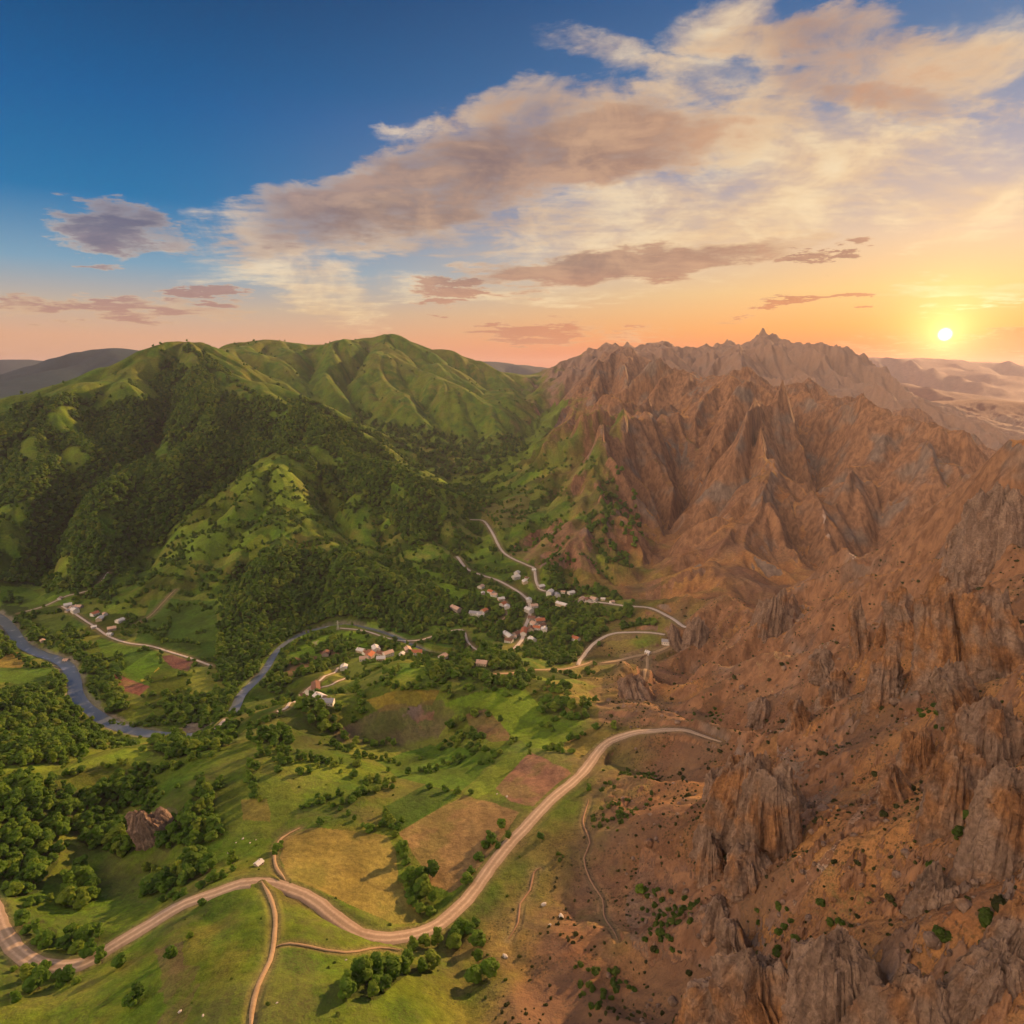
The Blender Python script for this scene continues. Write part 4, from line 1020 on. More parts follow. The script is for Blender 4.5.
for t in TRUNKS: t.materials.append(M_BARK)
SHR = [crown_mesh('shrub', 91+k, 5, .5, 150, .06, 1., .02) for k in range(4)]
for c in SHR: c.materials.append(M_SHRUB)
SHG = [crown_mesh('shrub', 191+k, 6, .65, 180, .055, 1., .03) for k in range(3)]
for c in SHG: c.materials.append(M_GREENSHRUB)
def project(x, y, z):
    dz = z-CAMZ; yy = y*math.cos(TH)-dz*math.sin(TH); zz = y*math.sin(TH)+dz*math.cos(TH)
    return 512+FPX*x/yy, 512-FPX*zz/yy, yy
def visible(x, y, z, n=90):
    ok = np.ones(len(x), dtype=bool)
    for t in np.linspace(.3, .985, n):
        ok &= gzv(x*t, y*t) < CAMZ+(z-CAMZ)*t+.3
    return ok
def scatter(x0, x1, y0, y1, step, seed):
    gx = np.arange(x0, x1, step); gy = np.arange(y0, y1, step); X, Y = np.meshgrid(gx, gy); X[1::2] += step/2
    r = np.random.default_rng(seed); X = X+r.uniform(-.42,.42,X.shape)*step; Y = Y+r.uniform(-.42,.42,Y.shape)*step
    return X.ravel(), Y.ravel()
# houses: where each stands, its roof and its size
VIL = [
 ('in the upper terrace above the village', [(517,573,'w','m'),(516,578,'w','l'),(525,582,'w','m'),(527,578,'b','s'),(534,571,'w','s')]),
 ('in the row below the green spur', [(541,587,'w','m'),(550,594,'w','l'),(557,595,'g','m'),(563,592,'p','s'),(571,593,'w','m'),(562,605,'w','x')]),
 ('beside the road right of the village', [(582,599,'p','m'),(588,600,'b','m'),(594,599,'p','m'),(603,599,'w','s'),(612,602,'p','s')]),
 ('in the meadow left of the village', [(481,587,'p','m'),(483,593,'w','s'),(491,592,'t','m'),(494,595,'p','m'),(501,599,'w','m'),(503,604,'t','m'),(507,607,'w','m')]),
 ('in the small farm below the bright meadow', [(484,611,'t','m'),(480,615,'w','m'),(476,614,'g','x'),(456,609,'p','x')]),
 ('along the lower village street', [(529,600,'w','m'),(534,606,'p','m'),(529,611,'w','l'),(532,618,'b','m'),(538,619,'p','s')]),
 ('in the dense heart of the village', [(540,622,'t','l'),(534,624,'p','m'),(537,628,'t','m'),(544,630,'w','m'),(531,629,'b','m'),(542,626,'b','m')]),
 ('at the lower end of the village', [(524,632,'t','x'),(517,634,'b','m'),(508,636,'w','x'),(509,641,'b','m'),(532,640,'w','m'),(514,637,'p','s')]),
 ('in the riverside hamlet', [(361,651,'w','m'),(367,653,'b','m'),(364,659,'p','m'),(370,657,'t','l'),(376,650,'w','l'),(381,654,'b','m'),(381,659,'w','m'),(388,655,'p','l')]),
 ('right of the riverside hamlet', [(402,654,'w','s'),(408,650,'p','m'),(417,654,'t','l'),(412,656,'p','s')]),
 ('at the farmyard by the pale lanes', [(305,695,'b','m'),(316,688,'b','x'),(311,692,'p','m'),(320,698,'w','m'),(328,703,'g','m')]),
 ('in the left hamlet, upper end', [(68,605,'w','m'),(72,608,'p','m'),(75,611,'w','l'),(68,611,'g','s'),(79,607,'p','m')]),
 ('in the left hamlet, lower end', [(95,614,'t','m'),(100,619,'w','m'),(105,614,'p','s'),(112,629,'p','m'),(110,634,'w','s'),(120,621,'w','m'),(94,627,'w','s')]),
]
ONE = [(60,598,'p','s','small pinkish roofed barn at the wood edge above the left hamlet'),(43,641,'p','s','small pinkish roofed hut on the bank of the left river bend'),(66,657,'p','s','small hut right beside the left river bend'),(73,737,'w','m','lone white roofed house in the riverside wood'),(259,864,'w','s','small white roofed shed above the gravel road bend'),
 (344,668,'w','m','lone whitish house between farmyard and riverside hamlet'),(576,639,'t','m','lone reddish roofed house right of the village'),(482,664,'p','m','pale barn in the trees below the village'),(441,664,'p','s','small tan barn behind the yellow hill crest'),(443,657,'p','m','tan roofed barn in the riverside meadow'),(326,654,'b','m','brown barn on the river meadow'),(648,653,'w','s','white hut at the fork of the dirt track'),(666,641,'g','m','grey roofed shed above the forked dirt track')]
HP = np.array([p for p in [at(h_[0], h_[1]+1) for _, L_ in VIL for h_ in L_]+[at(h_[0], h_[1]+1) for h_ in ONE] if p is not None])
def off_house(x, y, d=13.):
    r_ = np.ones(len(x), dtype=bool)
    for p in HP: r_ &= (np.abs(x-p[0]) > d)|(y-p[1] > d)|(y-p[1] < -d*1.6)
    return r_
def sampf(A, x, y):
    i, j, fr, fa = idx(x, y); return A[i, j]
T = []       # x, y, size(width), kind
for x0,x1,y0,y1,step,seed,w0,w1 in ((-560,560,200,620,6.0,1,5.5,9.5),(-900,300,620,1250,7.0,2,6.5,10.5),(-1900,330,1250,2300,8.3,3,8.5,12.5),(-1600,600,2300,3600,10.5,4,10,14)):
    X, Y = scatter(x0, x1, y0, y1, step, seed)
    k = np.abs(np.degrees(np.arctan2(X, Y))) < 50; X, Y = X[k], Y[k]
    c = (wood_cover(X, Y)+wood_cover(X+9*gn(X/13.,Y/13.,5), Y+9*gn(X/13.,Y/13.,6)))/2; r = np.random.default_rng(seed+50); k = (r.random(len(X)) < c*1.05) & (sampf(DR, X, Y) > sampf(WR, X, Y)+1.5) & (sampf(DV, X, Y) > 1.3)
    # scattered trees in the grass of the middle ground
    k2 = (brown_mask(X, Y) < .4) & (r.random(len(X)) < .05) & (fbm(X/60., Y/60., 3, .6, 900) > .25) & (sampf(DR, X, Y) > 12) & (sampf(DV, X, Y) > 1.6)
    k2 &= ~(inpoly(X, Y, FIELDW[0][0])|inpoly(X, Y, FIELDW[1][0])|inpoly(X, Y, FIELDW[2][0]))
    # hedges along the borders of the small parcels
    wx_ = X+fbm(X/40.,Y/40.,4,.55,602)*14; wy_ = Y+fbm(X/160.,Y/160.,5,.55,601)*20; ca = (wx_*.8+wy_*.3)/52.; cb = (wy_*.8-wx_*.3)/38.+.5*np.floor(ca)
    eg = np.minimum(np.minimum(ca % 1, 1-ca % 1)*52, np.minimum(cb % 1, 1-cb % 1)*38); zz_ = gzv(X, Y)
    k2 |= (brown_mask(X, Y) < .35)&(eg < 3.6)&(r.random(len(X)) < .8)&(fbm(X/70., Y/70., 2, .5, 905) > -.12)&(np.hypot(X, Y) > 560)&(np.hypot(X, Y) < 2300)&(zz_ < 215)&(sampf(DR, X, Y) > sampf(WR, X, Y)+1.5)&(sampf(DV, X, Y) > 1.5)
    for kf in range(5,21): k2 &= ~inpoly(X, Y, FIELDW[kf][0])
    k = k | k2
    X, Y = X[k], Y[k]; s = r.uniform(w0, w1, len(X))*(.7+.5*r.random(len(X)))*np.where(k2[k], .68, 1)
    T.append(np.stack([X, Y, s, r.integers(0, 100, len(X))], 1))
for pts, gap, rw in HEDGES:
    a = W(pts)
    if len(a) < 2: continue
    p = smooth_path(a, gap*.75); r = np.random.default_rng(int(abs(p[0,0]))+5)
    p = p+r.normal(size=p.shape)*rw*.5
    T.append(np.stack([p[:,0], p[:,1], r.uniform(.45,1,len(p))*(gap*.3+4.5), r.integers(0, 100, len(p))], 1))
LONE = [(404,862,8),(405,855,6),(122,966,7),(92,958,8),(102,962,6),(72,938,8),(84,944,9),(66,950,8),(460,930,7),(475,925,5),(476,945,8),(412,948,6),(424,946,6),(508,838,5),(497,848,4),(268,655,6),(138,1000,7),(131,1008,6),(320,824,6),(475,983,9),(490,976,10),(478,962,6),(520,700,4),(466,930,6),(640,893,6),(455,940,8),(540,838,5)]
for u, v, s in LONE:
    a = at(u, v)
    if a: T.append(np.array([[a[0], a[1], s, u % 100]]))
T = np.vstack(T)
T = np.hstack([T, gzv(T[:,0], T[:,1])[:,None]])
T = T[(T[:,4] < 640)&off_house(T[:,0], T[:,1])]
u, v, dist = project(T[:,0], T[:,1], T[:,4]+T[:,2]*.5)
inv_ = (u > -4)&(u < 1028)&(v > 300)&(v < 1030)&(dist < 900)
app = np.where(inv_, T[:,2]/dist, 0); order = np.argsort(-app)[:900]; order = order[app[order] > 0]
vis = visible(T[order,0], T[order,1], T[order,4]+T[order,2]*.7); ind = order[vis][:300]
PLACES = [((20,860),'on the wooded spur at the far left'),((25,940),'beside the gravel road at the far left edge'),((100,850),'in the grassy hollow at the left'),((75,895),'in the dense clump in the left hollow'),((90,960),'below the leftmost bend of the gravel road'),((180,850),'on the slope between hollow and rock outcrop'),((230,870),'along the upper verge of the gravel road'),((140,800),'by the bare rock outcrop on the left ridge'),((270,740),'on the ridge above the river'),((360,800),'in the hedge between the green fields'),((405,870),'in the green gap between the two stubble fields'),((370,1000),'on the shady bank at the bottom of the grassy knoll'),((470,960),'in the thicket below the road where grass meets brown earth'),((560,710),'in the scrubby gully left of the brown slope'),((450,680),'on the wooded bank below the village'),((330,730),'under the bare escarpment of the yellow hill'),((60,740),'in the riverside wood at the left edge'),((620,860),'on the brown slope below the road'),((700,700),'on the brown saddle')]
def place_of(u, v):
    return min(PLACES, key=lambda p: (p[0][0]-u)**2+(p[0][1]-v)**2)[1]
isind = np.zeros(len(T), dtype=bool); isind[ind] = True
for i in ind:
    x, y, s, kd, z = T[i]; kd = int(kd); ci = kd % 5 if kd > 6 else 5
    root = bpy.data.objects.new('tree', None); COL.objects.link(root); root.empty_display_size = .5
    hgt = s*(1.0+.25*((kd*7) % 10)/10.); root.location = (x, y, z-.25); root.rotation_euler = (0, 0, kd*.7+x)
    link('crown', CROWNS[ci], root); link('trunk', TRUNKS[kd % 2], root)
    root.scale = (s*1.35, s*1.35, hgt)
    pl_ = place_of(u[i], v[i])
    kindw = 'tall slim green tree' if ci == 5 else ('broad leafy tree' if s > 8 else ('rounded green tree' if s > 6 else 'small bushy green tree'))
    root['label'] = kindw+' '+pl_; root['category'] = 'tree'; root['group'] = 'trees '+pl_
print('trees', len(T), 'single', len(ind))
def stuff(name, label, P, sources, wmul=1.):
    """one object: a cloud of points, each carrying one of the source meshes"""
    me = bpy.data.meshes.new(name); me.vertices.add(len(P)); me.vertices.foreach_set('co', P[:,:3].astype(F32).ravel())
    for nm, col_ in (('sx',3),('sz',4),('rz',5)):
        me.attributes.new(nm,'FLOAT','POINT').data.foreach_set('value', P[:,col_].astype(F32))
    me.attributes.new('pick','INT','POINT').data.foreach_set('value', P[:,6].astype(np.int32))
    o = bpy.data.objects.new(name, me); COL.objects.link(o); o['kind'] = 'stuff'; o['label'] = label
    t = bpy.data.node_groups.new(name, 'GeometryNodeTree'); t.interface.new_socket('Geometry', in_out='INPUT', socket_type='NodeSocketGeometry'); t.interface.new_socket('Geometry', in_out='OUTPUT', socket_type='NodeSocketGeometry')
    N, Lk = t.nodes, t.links; gi = N.new('NodeGroupInput'); go = N.new('NodeGroupOutput'); jn = N.new('GeometryNodeJoinGeometry')
    def attr(nm, ty='FLOAT'):
        a = N.new('GeometryNodeInputNamedAttribute'); a.data_type = ty; a.inputs[0].default_value = nm; return a.outputs[0]
    cs = N.new('ShaderNodeCombineXYZ'); Lk.new(attr('sx'), cs.inputs[0]); Lk.new(attr('sx'), cs.inputs[1]); Lk.new(attr('sz'), cs.inputs[2])
    cr = N.new('ShaderNodeCombineXYZ'); Lk.new(attr('rz'), cr.inputs[2])
    for k, so in enumerate(sources):
        oi = N.new('GeometryNodeObjectInfo'); oi.inputs['Object'].default_value = so; oi.inputs['As Instance'].default_value = True; oi.transform_space = 'ORIGINAL'
        cp = N.new('FunctionNodeCompare'); cp.data_type = 'INT'; cp.operation = 'EQUAL'
        Lk.new(attr('pick', 'INT'), cp.inputs[2]); cp.inputs[3].default_value = k
        ip = N.new('GeometryNodeInstanceOnPoints'); Lk.new(gi.outputs[0], ip.inputs['Points']); Lk.new(cp.outputs[0], ip.inputs['Selection'])
        Lk.new(oi.outputs['Geometry'], ip.inputs['Instance']); Lk.new(cr.outputs[0], ip.inputs['Rotation']); Lk.new(cs.outputs[0], ip.inputs['Scale'])
        Lk.new(ip.outputs[0], jn.inputs[0])
    Lk.new(jn.outputs[0], go.inputs[0]); md = o.modifiers.new('instances', 'NODES'); md.node_group = t
    return o
def first(me):
    for o in bpy.data.objects:
        if o.data == me: return o
R_ = T[~isind]; kd = R_[:,3].astype(int)
P = np.stack([R_[:,0], R_[:,1], R_[:,4]-.2-R_[:,2]*.12, R_[:,2]*1.4, R_[:,2]*(1.0+.25*((kd*7) % 10)/10.), kd*.7+R_[:,0], np.where(kd > 4, kd % 5, 5)], 1)
src = [first(c) for c in CROWNS]; src = [s_ if s_ is not None else src[0] for s_ in src]
stuff('forest', 'dense green broadleaf woods covering the left mountains and valley', P, src)
# ---- shrubs
X, Y = scatter(-40, 620, 190, 1150, 4.2, 21); k = np.abs(np.degrees(np.arctan2(X, Y))) < 47; X, Y = X[k], Y[k]
r = np.random.default_rng(33); bm_ = brown_mask(X, Y); nn = fbm(X/35., Y/35., 4, .6, 71)
GREENP = [W(densify(p, 3)) for p in ([(600,770),(640,760),(660,775),(655,800),(620,830),(590,850),(585,815),(560,815)],[(530,840),(560,835),(575,860),(540,870)],[(560,965),(620,955),(640,985),(600,1010),(560,1000)],[(690,700),(720,690),(725,720),(690,720)],
   [(930,655),(960,650),(975,680),(940,690)],[(950,790),(980,790),(985,830),(955,850)],[(975,900),(1015,900),(1015,960),(970,950)],[(750,910),(800,905),(790,935),(760,930)],[(920,690),(960,690),(960,740),(900,770)],[(640,880),(700,900),(690,960),(640,950)])]
gp = np.zeros(len(X), dtype=bool)
for g in GREENP: gp |= inpoly(X+nn*4, Y+nn*4, g)
p_ = bm_*np.where(gp, .65*sst(-.25,.35,nn), .14+.5*sst(.0,.7,nn)); k = (r.random(len(X)) < p_) & (sampf(DR, X, Y) > sampf(WR, X, Y)+1) & (bm_ > .5)
X, Y, gp, nn = X[k], Y[k], gp[k], nn[k]
S = np.where(gp, r.uniform(2.2, 4.6, len(X)), r.uniform(1.1, 2.7, len(X))*(1+(r.random(len(X)) < .08)*1.2))
Sx, Sy = scatter(-200, 110, 230, 800, 7., 22); kk = (brown_mask(Sx, Sy) < .5)&(r.random(len(Sx)) < .055)&(sampf(DR, Sx, Sy) > 6)&(np.abs(np.degrees(np.arctan2(Sx,Sy))) < 46)&(wood_cover(Sx,Sy) == 0)
for P0, c, s in FIELDW: kk &= ~inpoly(Sx, Sy, P0)
X = np.append(X, Sx[kk]); Y = np.append(Y, Sy[kk]); gp = np.append(gp, np.ones(kk.sum(), dtype=bool)); S = np.append(S, r.uniform(1., 2.6, kk.sum()))
for u0, v0, s0, g0 in [(941,938,7,1),(776,960,6,1),(795,945,4,1),(735,945,4,0),(820,905,4.5,1),(830,925,4,1),(700,990,5,1),(690,975,4,0),(930,870,5,1),(975,820,7,1),(960,835,6,1),(655,950,5,0),(870,905,3,1),(840,925,4.5,1),(860,600,3,0),(1000,905,8,0),(985,925,8,1)]:
    a = at(u0, v0)
    if a: X = np.append(X, a[0]); Y = np.append(Y, a[1]); S = np.append(S, s0); gp = np.append(gp, bool(g0))
Z = gzv(X, Y); u, v, dist = project(X, Y, Z+S*.3)
app = np.where((u > 2)&(u < 1022)&(v < 1020)&(v > 300), S/dist, 0); order = np.argsort(-app)[:800]; order = order[app[order] > 0]
vis = visible(X[order], Y[order], Z[order]+S[order]*.45); ind = order[vis][:280]
SP = [((560,850),'on the dirt slope below the gravel road'),((620,800),'on the ochre slope in the centre right'),((610,900),'beside the worn footpaths on the brown slope'),((600,990),'at the foot of the brown slope, bottom centre'),((680,930),'in the dark scree below the middle crags'),((760,800),'among the middle dark crags'),((800,900),'on the orange ledge above the bottom cliff'),((780,860),'beside the pale scree chute'),((860,800),'on the stony slope right of the scree chute'),((940,700),'under the big crag at the right edge'),((960,830),'between the right edge cliffs'),((950,930),'at the lower right corner of the cliffs'),((720,740),'on the sunlit saddle right of the road end'),((850,700),'on the ochre slope under the rock spires'),((700,690),'on the near side of the brown valley'),((200,980),'on the grassy knoll at the bottom left'),((440,980),'on the grassy knoll at the bottom centre'),((300,760),'on the grassy ridge left of the fields')]
isind = np.zeros(len(X), dtype=bool); isind[ind] = True
for i in ind:
    me_ = SHG[i % 3] if gp[i] else SHR[i % 4]; s = S[i]
    o = link('shrub', me_); o.location = (X[i], Y[i], Z[i]-.12*s); o.scale = (s*1.3, s*1.3, s*1.05); o.rotation_euler = (0, 0, i*1.7)
    pl_ = min(SP, key=lambda p: (p[0][0]-u[i])**2+(p[0][1]-v[i])**2)[1]
    o['label'] = ('large ' if s > 4 else 'low ' if s < 1.8 else '')+('green' if gp[i] else 'dark')+' rounded shrub '+pl_; o['category'] = 'shrub'; o['group'] = 'shrubs '+pl_
R_ = np.nonzero(~isind)[0]
P = np.stack([X[R_], Y[R_], Z[R_]-.12*S[R_], S[R_]*1.35, S[R_]*1.05, R_*1.7, np.where(gp[R_], 4+R_ % 3, R_ % 4)], 1)
stuff('scrub', 'small dark bushes dotted over the brown slopes', P, [first(c) or first(SHR[0]) for c in SHR]+[first(c) or first(SHG[0]) for c in SHG])
print('shrubs', len(X))
# ------------------------------------------------------------------ crags, spires and boulders
def rock_material(name, tint):
    m, q, bs, out = material(name)
    geo = q.node('ShaderNodeNewGeometry').outputs['Position']; oi = q.node('ShaderNodeObjectInfo').outputs['Random']
    st = q.noise(q.scale(geo, (.16,.16,.035), rot=(.12,.2,0)), 1., 7, .7, dist=.5); n2_ = q.noise(geo, .55, 6, .7); big = q.noise(geo, .05, 3, .5)
    a = q.ramp(st, [(.22,(.06,.032,.02)),(.42,(.20,.10,.048)),(.55,(.34,.175,.08)),(.68,(.45,.235,.095)),(.85,(.44,.30,.18))])
    b = q.ramp(st, [(.22,(.055,.04,.03)),(.45,(.22,.15,.11)),(.62,(.33,.235,.175)),(.85,(.43,.33,.27))])
    c = q.mix(q.ss(q.m('ADD', big, q.m('MULTIPLY', oi, .12)), .42+tint, .62+tint), a, b)
    hs = q.node('ShaderNodeHueSaturation'); q.put(hs.inputs['Value'], q.ss(n2_, .2, .8, .55, 1.3)); q.put(hs.inputs['Color'], c)
    q.l.new(hs.outputs[0], bs.inputs['Base Color']); bs.inputs['Roughness'].default_value = .92
    vo = q.node('ShaderNodeTexVoronoi', feature='DISTANCE_TO_EDGE'); q.put(vo.inputs['Vector'], q.scale(geo, (.3,.3,.11), rot=(.2,.1,.3))); vo.inputs['Scale'].default_value = 1.
    crk = q.ss(vo.outputs['Distance'], 0, .09)
    bump(q, bs, q.m('ADD', q.m('MULTIPLY', n2_, 1.6), q.m('MULTIPLY', crk, .22)), 1., 1.)
    return m
M_ROCK = rock_material('ochre_rock', .0); M_GREY = rock_material('grey_rock', -.14)
def crag_mesh(name, w, h, d, seed, cols, top=.25, jag=.5):
    """one body of rock: fluted walls split by deep clefts, stepped ragged top"""
    r = np.random.default_rng(seed); NAg, NH, NT_ = 132, 34, 12
    bay = w/(cols+.6); lx, ly = r.uniform(-.26,.12)*h, r.uniform(-.04,.16)*h
    def topz(x, y):
        n_ = fbm(x/bay*.8+seed, y/bay*.8, 3, .55, seed+3); st_ = np.floor(n_*3.2+.5)/3.2*.6+n_*.4
        e_ = np.hypot(x/(w*.5), y/(d*.5)); return h*np.clip(1-jag*(.42-.75*st_)-.26*np.clip(e_,0,1.3)**2.4, .22, 1.25)
    A = np.linspace(0, 2*math.pi, NAg, endpoint=False)
    sup = (np.abs(np.cos(A))**2.8+np.abs(np.sin(A))**2.8)**(-1/2.8)
    rx0, ry0 = np.cos(A)*w*.5*sup, np.sin(A)*d*.5*sup
    out_ = []
    HT = topz(rx0*.8, ry0*.8)
    for t in np.linspace(0, 1, NH):
        fl = 1.22-.34*t**1.3; x = rx0*fl; y = ry0*fl; z = t*HT
        cl = ridged(rx0/bay*.62+seed+z/h*.25, ry0/bay*.62-z/h*.2, 2, .4, seed+11)        # clefts between bays
        f2 = fbm(rx0/bay*2.2+z/h*.9, ry0/bay*2.2+seed, 4, .6, seed+21); bl = fbm(rx0/bay*1.4+seed, z/bay*1.6+ry0/bay, 5, .6, seed+31); led = np.abs(((z/bay*1.3+.35*bl) % 1)-.5)
        k = -.34*sst(.55,1.15,cl)*(.35+.65*t)+.13*f2+.12*bl+.06*led
        k = k*bay/np.hypot(rx0, ry0)*1.15
        out_.append(np.stack([x*(1+k)+lx*t*t, y*(1+k)+ly*t*t, z], -1))
    rim = out_[-1]; c0 = rim.mean(0)
    for s_ in np.linspace(1, 0, NT_+1)[1:-1]:
        p = c0+(rim-c0)*np.array([s_, s_, 0]); p[:,2] = 0; zt = topz((p[:,0]-lx)*.95, (p[:,1]-ly)*.95); wz = sst(1, .7, s_)
        rg = fbm(p[:,0]/bay*2.6, p[:,1]/bay*2.6+seed, 4, .6, seed+51)*.16*bay
        p[:,2] = rim[:,2]*(1-wz)+zt*wz+rg+.12*bay*wz; out_.append(p)
    V = np.concatenate(out_); nr = len(out_); V = np.vstack([V, [[c0[0], c0[1], topz(np.array([0.]), np.array([0.]))[0]]]])
    F = [(j*NAg+i, j*NAg+(i+1)%NAg, (j+1)*NAg+(i+1)%NAg, (j+1)*NAg+i) for j in range(nr-1) for i in range(NAg)]
    F += [((nr-1)*NAg+i, (nr-1)*NAg+(i+1)%NAg, nr*NAg) for i in range(NAg)]
    me = mesh(name, V, F, True)
    if hasattr(me, 'set_sharp_from_angle'): me.set_sharp_from_angle(angle=R(32))
    return me
def put_crag(name, u, vb, vt, wpx, dfac, cols, mat, label, seed, top=.25, jag=.45, rot=None, cat='rock crag'):
    a = at(u, vb)
    if a is None: return
    x, y = a; z = gz(x, y); _, _, ds = project(x, y, z); dist = ds
    h = (vb-vt)*dist/FPX*1.02; wd = wpx*dist/FPX*(1.15 if name != 'rock_spire' else .85); sink = h*.35+wd*.35; jag = jag*.6; dfac = dfac*1.1
    me = crag_mesh(name, wd, h+sink, wd*dfac, seed, cols, top, jag); me.materials.append(mat)
    o = bpy.data.objects.new(name, me); COL.objects.link(o); az_ = math.atan2(x, y)
    o.location = (x, y+wd*dfac*.3, z-sink); o.rotation_euler = (0, 0, -az_+(rot if rot is not None else ((seed*37) % 11-5)*.05))
    o['label'] = label; o['category'] = cat
    return o
CR = [
 ('rock_spire',863,655,599,19,.8,2,0,'tall orange rock spire, leftmost of the pinnacles at right',1,.2,.3),
 ('rock_spire',889,640,602,22,.8,3,0,'pointed orange rock spire between leftmost pinnacle and block crag',2,.22,.4),
 ('rock_crag',920,638,597,36,.7,3,0,'blocky ochre crag right of the two pinnacles',3,.12,.3),
 ('rock_crag',888,700,648,28,.8,3,0,'squat split rock tower standing below the pinnacles',4,.25,.45),
 ('rock_buttress',968,668,582,58,.6,5,0,'massive fluted orange buttress near the right edge',5,.12,.25),
 ('rock_buttress',1012,672,590,52,.6,4,0,'reddish buttress cut by the right frame edge',6,.12,.25),
 ('rock_cliff',1002,548,488,56,.5,5,1,'grey cliff rising behind the orange buttresses at right',7,.2,.3),
 ('rock_crag',972,560,525,30,.7,3,1,'low pale grey crag left of the grey cliff',8,.35,.5),
 ('rock_buttress',738,838,752,58,.7,4,0,'dark fluted crag at the left of the middle slope',9,.15,.35),
 ('rock_buttress',778,856,766,56,.7,4,0,'orange faced crag beside the dark fluted crag',10,.15,.3),
 ('rock_crag',715,878,838,24,.9,2,0,'small leaning crag below the dark fluted crag',11,.3,.4),
 ('rock_crag',757,882,852,40,.8,3,0,'rounded brown crag at the foot of the orange faced crag',12,.4,.4),
 ('boulder',757,728,702,18,.9,1,1,'upright dark boulder on the saddle beyond the road end',13,.6,0),
 ('boulder',803,726,704,17,.9,1,0,'orange rounded boulder on the saddle crest',14,.7,0),
 ('rock_buttress',992,775,700,56,.6,4,0,'tall brown cliff in the cleft at the right edge',15,.2,.35),
 ('rock_buttress',960,822,752,44,.7,3,0,'orange leaning buttress above the right edge shrubs',16,.25,.4),
 ('rock_cliff',1006,872,770,52,.7,4,0,'dark streaked cliff at the lower right edge',17,.15,.3),
 ('rock_crag',975,715,668,34,.8,3,0,'broken orange crag under the massive buttress',18,.3,.45),
 ('rock_crag',925,770,735,30,.8,3,0,'knobbly crag midway up the right hand slope',19,.35,.5),
 ('rock_crag',742,972,932,30,.9,1,0,'isolated dome shaped rock above the bottom cliff',20,.6,0),
 ('rock_cliff',733,1050,988,84,.5,5,0,'ochre end of the bottom cliff, farthest left',21,.15,.25),
 ('rock_cliff',788,1048,972,92,.45,6,0,'brown streaked middle of the bottom cliff',22,.12,.25),
 ('rock_cliff',848,1045,962,92,.45,6,1,'grey fractured top of the bottom cliff',23,.14,.3),
 ('rock_cliff',908,1050,974,84,.5,5,0,'brown right hand shoulder of the bottom cliff',24,.2,.35),
 ('rock_crag',985,1010,960,50,.7,3,1,'pale broken crag in the lower right corner',25,.3,.5),
 ('rock_crag',774,632,592,34,.6,4,1,'dark banded cliff on the spur across the brown valley',26,.15,.4),
 ('rock_crag',794,622,598,24,.6,3,0,'small cliff end right of the dark banded cliff',27,.2,.4),
 ('rock_crag',697,642,617,20,.8,3,1,'dark crag where the pale road ends at the ridge',28,.2,.5),
 ('rock_crag',683,650,628,16,.8,2,1,'thin fins of rock left of the road end crag',29,.2,.5),
 ('rock_crag',158,838,806,34,.5,3,1,'bare grey rock outcrop on the green left ridge',30,.5,.4),
 ('rock_crag',840,700,676,26,.8,3,0,'low crag on the crest left of the split tower',31,.4,.5),
 ('rock_crag',830,672,654,22,.8,2,1,'grey knoll of rock across from the pinnacles',32,.5,.4),
 ('rock_crag',905,800,772,26,.8,2,0,'small orange crag on the slope right of the scree chute',33,.4,.4),
 ('rock_crag',720,800,772,22,.8,2,1,'narrow rib of rock left of the dark fluted crag',34,.3,.4),
 ('rock_crag',800,812,786,24,.8,2,0,'rib of rock right of the orange faced crag',35,.3,.4),
 ('rock_crag',940,905,872,34,.8,3,1,'dark jagged crag above the lower right shrubs',36,.3,.5),
 ('rock_crag',720,930,905,22,.9,2,1,'weathered crag in the dark scree',37,.45,.4),
 ('rock_crag',1015,960,905,40,.8,3,0,'rust coloured crag at the right edge above the corner',38,.3,.4),
 ('rock_crag',640,700,680,30,.6,3,0,'eroded brown knob above the forked dirt track',39,.6,.4),
]
for nm, u0, vb, vt, wp, df, cl, gr, lb, sd_, tp, jg in CR:
    put_crag(nm, u0, vb, vt, wp, df, cl, M_GREY if gr else M_ROCK, lb, sd_*13+5, tp, jg, cat={'rock_spire':'rock spire','boulder':'boulder','rock_cliff':'cliff','rock_buttress':'rock buttress'}.get(nm, 'rock crag'))
# ---- loose boulders
BO = []
for k in range(6):
    v, f = ICO3; r = np.random.default_rng(400+k); p = v*np.array([1, r.uniform(.65,.95), r.uniform(.5,.85)])
    for _ in range(9):
        d = r.normal(size=3); d /= np.linalg.norm(d); t = r.uniform(.5,.8); e = p@d; p = p-np.outer(np.maximum(e-t,0), d)*.85
    p = p*(1+.10*n3(p, .5, 500+k, 4))[:,None]; me = mesh('boulder', p, f, True); me.materials.append(M_GREY if k % 2 else M_ROCK)
    if hasattr(me, 'set_sharp_from_angle'): me.set_sharp_from_angle(angle=R(30))
    BO.append(me)
M_PALE = simple('pale_stone', (.55,.50,.44), .9, .25, 1.5, .1)
BOP = mesh('boulder', np.array([v_.co[:] for v_ in BO[1].vertices])*1., [tuple(p_.vertices) for p_ in BO[1].polygons], True); BOP.materials.append(M_PALE)
X, Y = scatter(10, 560, 185, 1000, 6.5, 61); k = np.abs(np.degrees(np.arctan2(X, Y))) < 46; X, Y = X[k], Y[k]
r = np.random.default_rng(62); nn = fbm(X/30., Y/30., 4, .6, 63); sl = sampf(SLP, X, Y); cr_d = np.full(len(X), 1e9)
for o in list(COL.objects):
    if o.name.startswith(('rock_',)): cr_d = np.minimum(cr_d, np.hypot(X-o.location.x, Y-o.location.y)/max(6, o.dimensions.x))
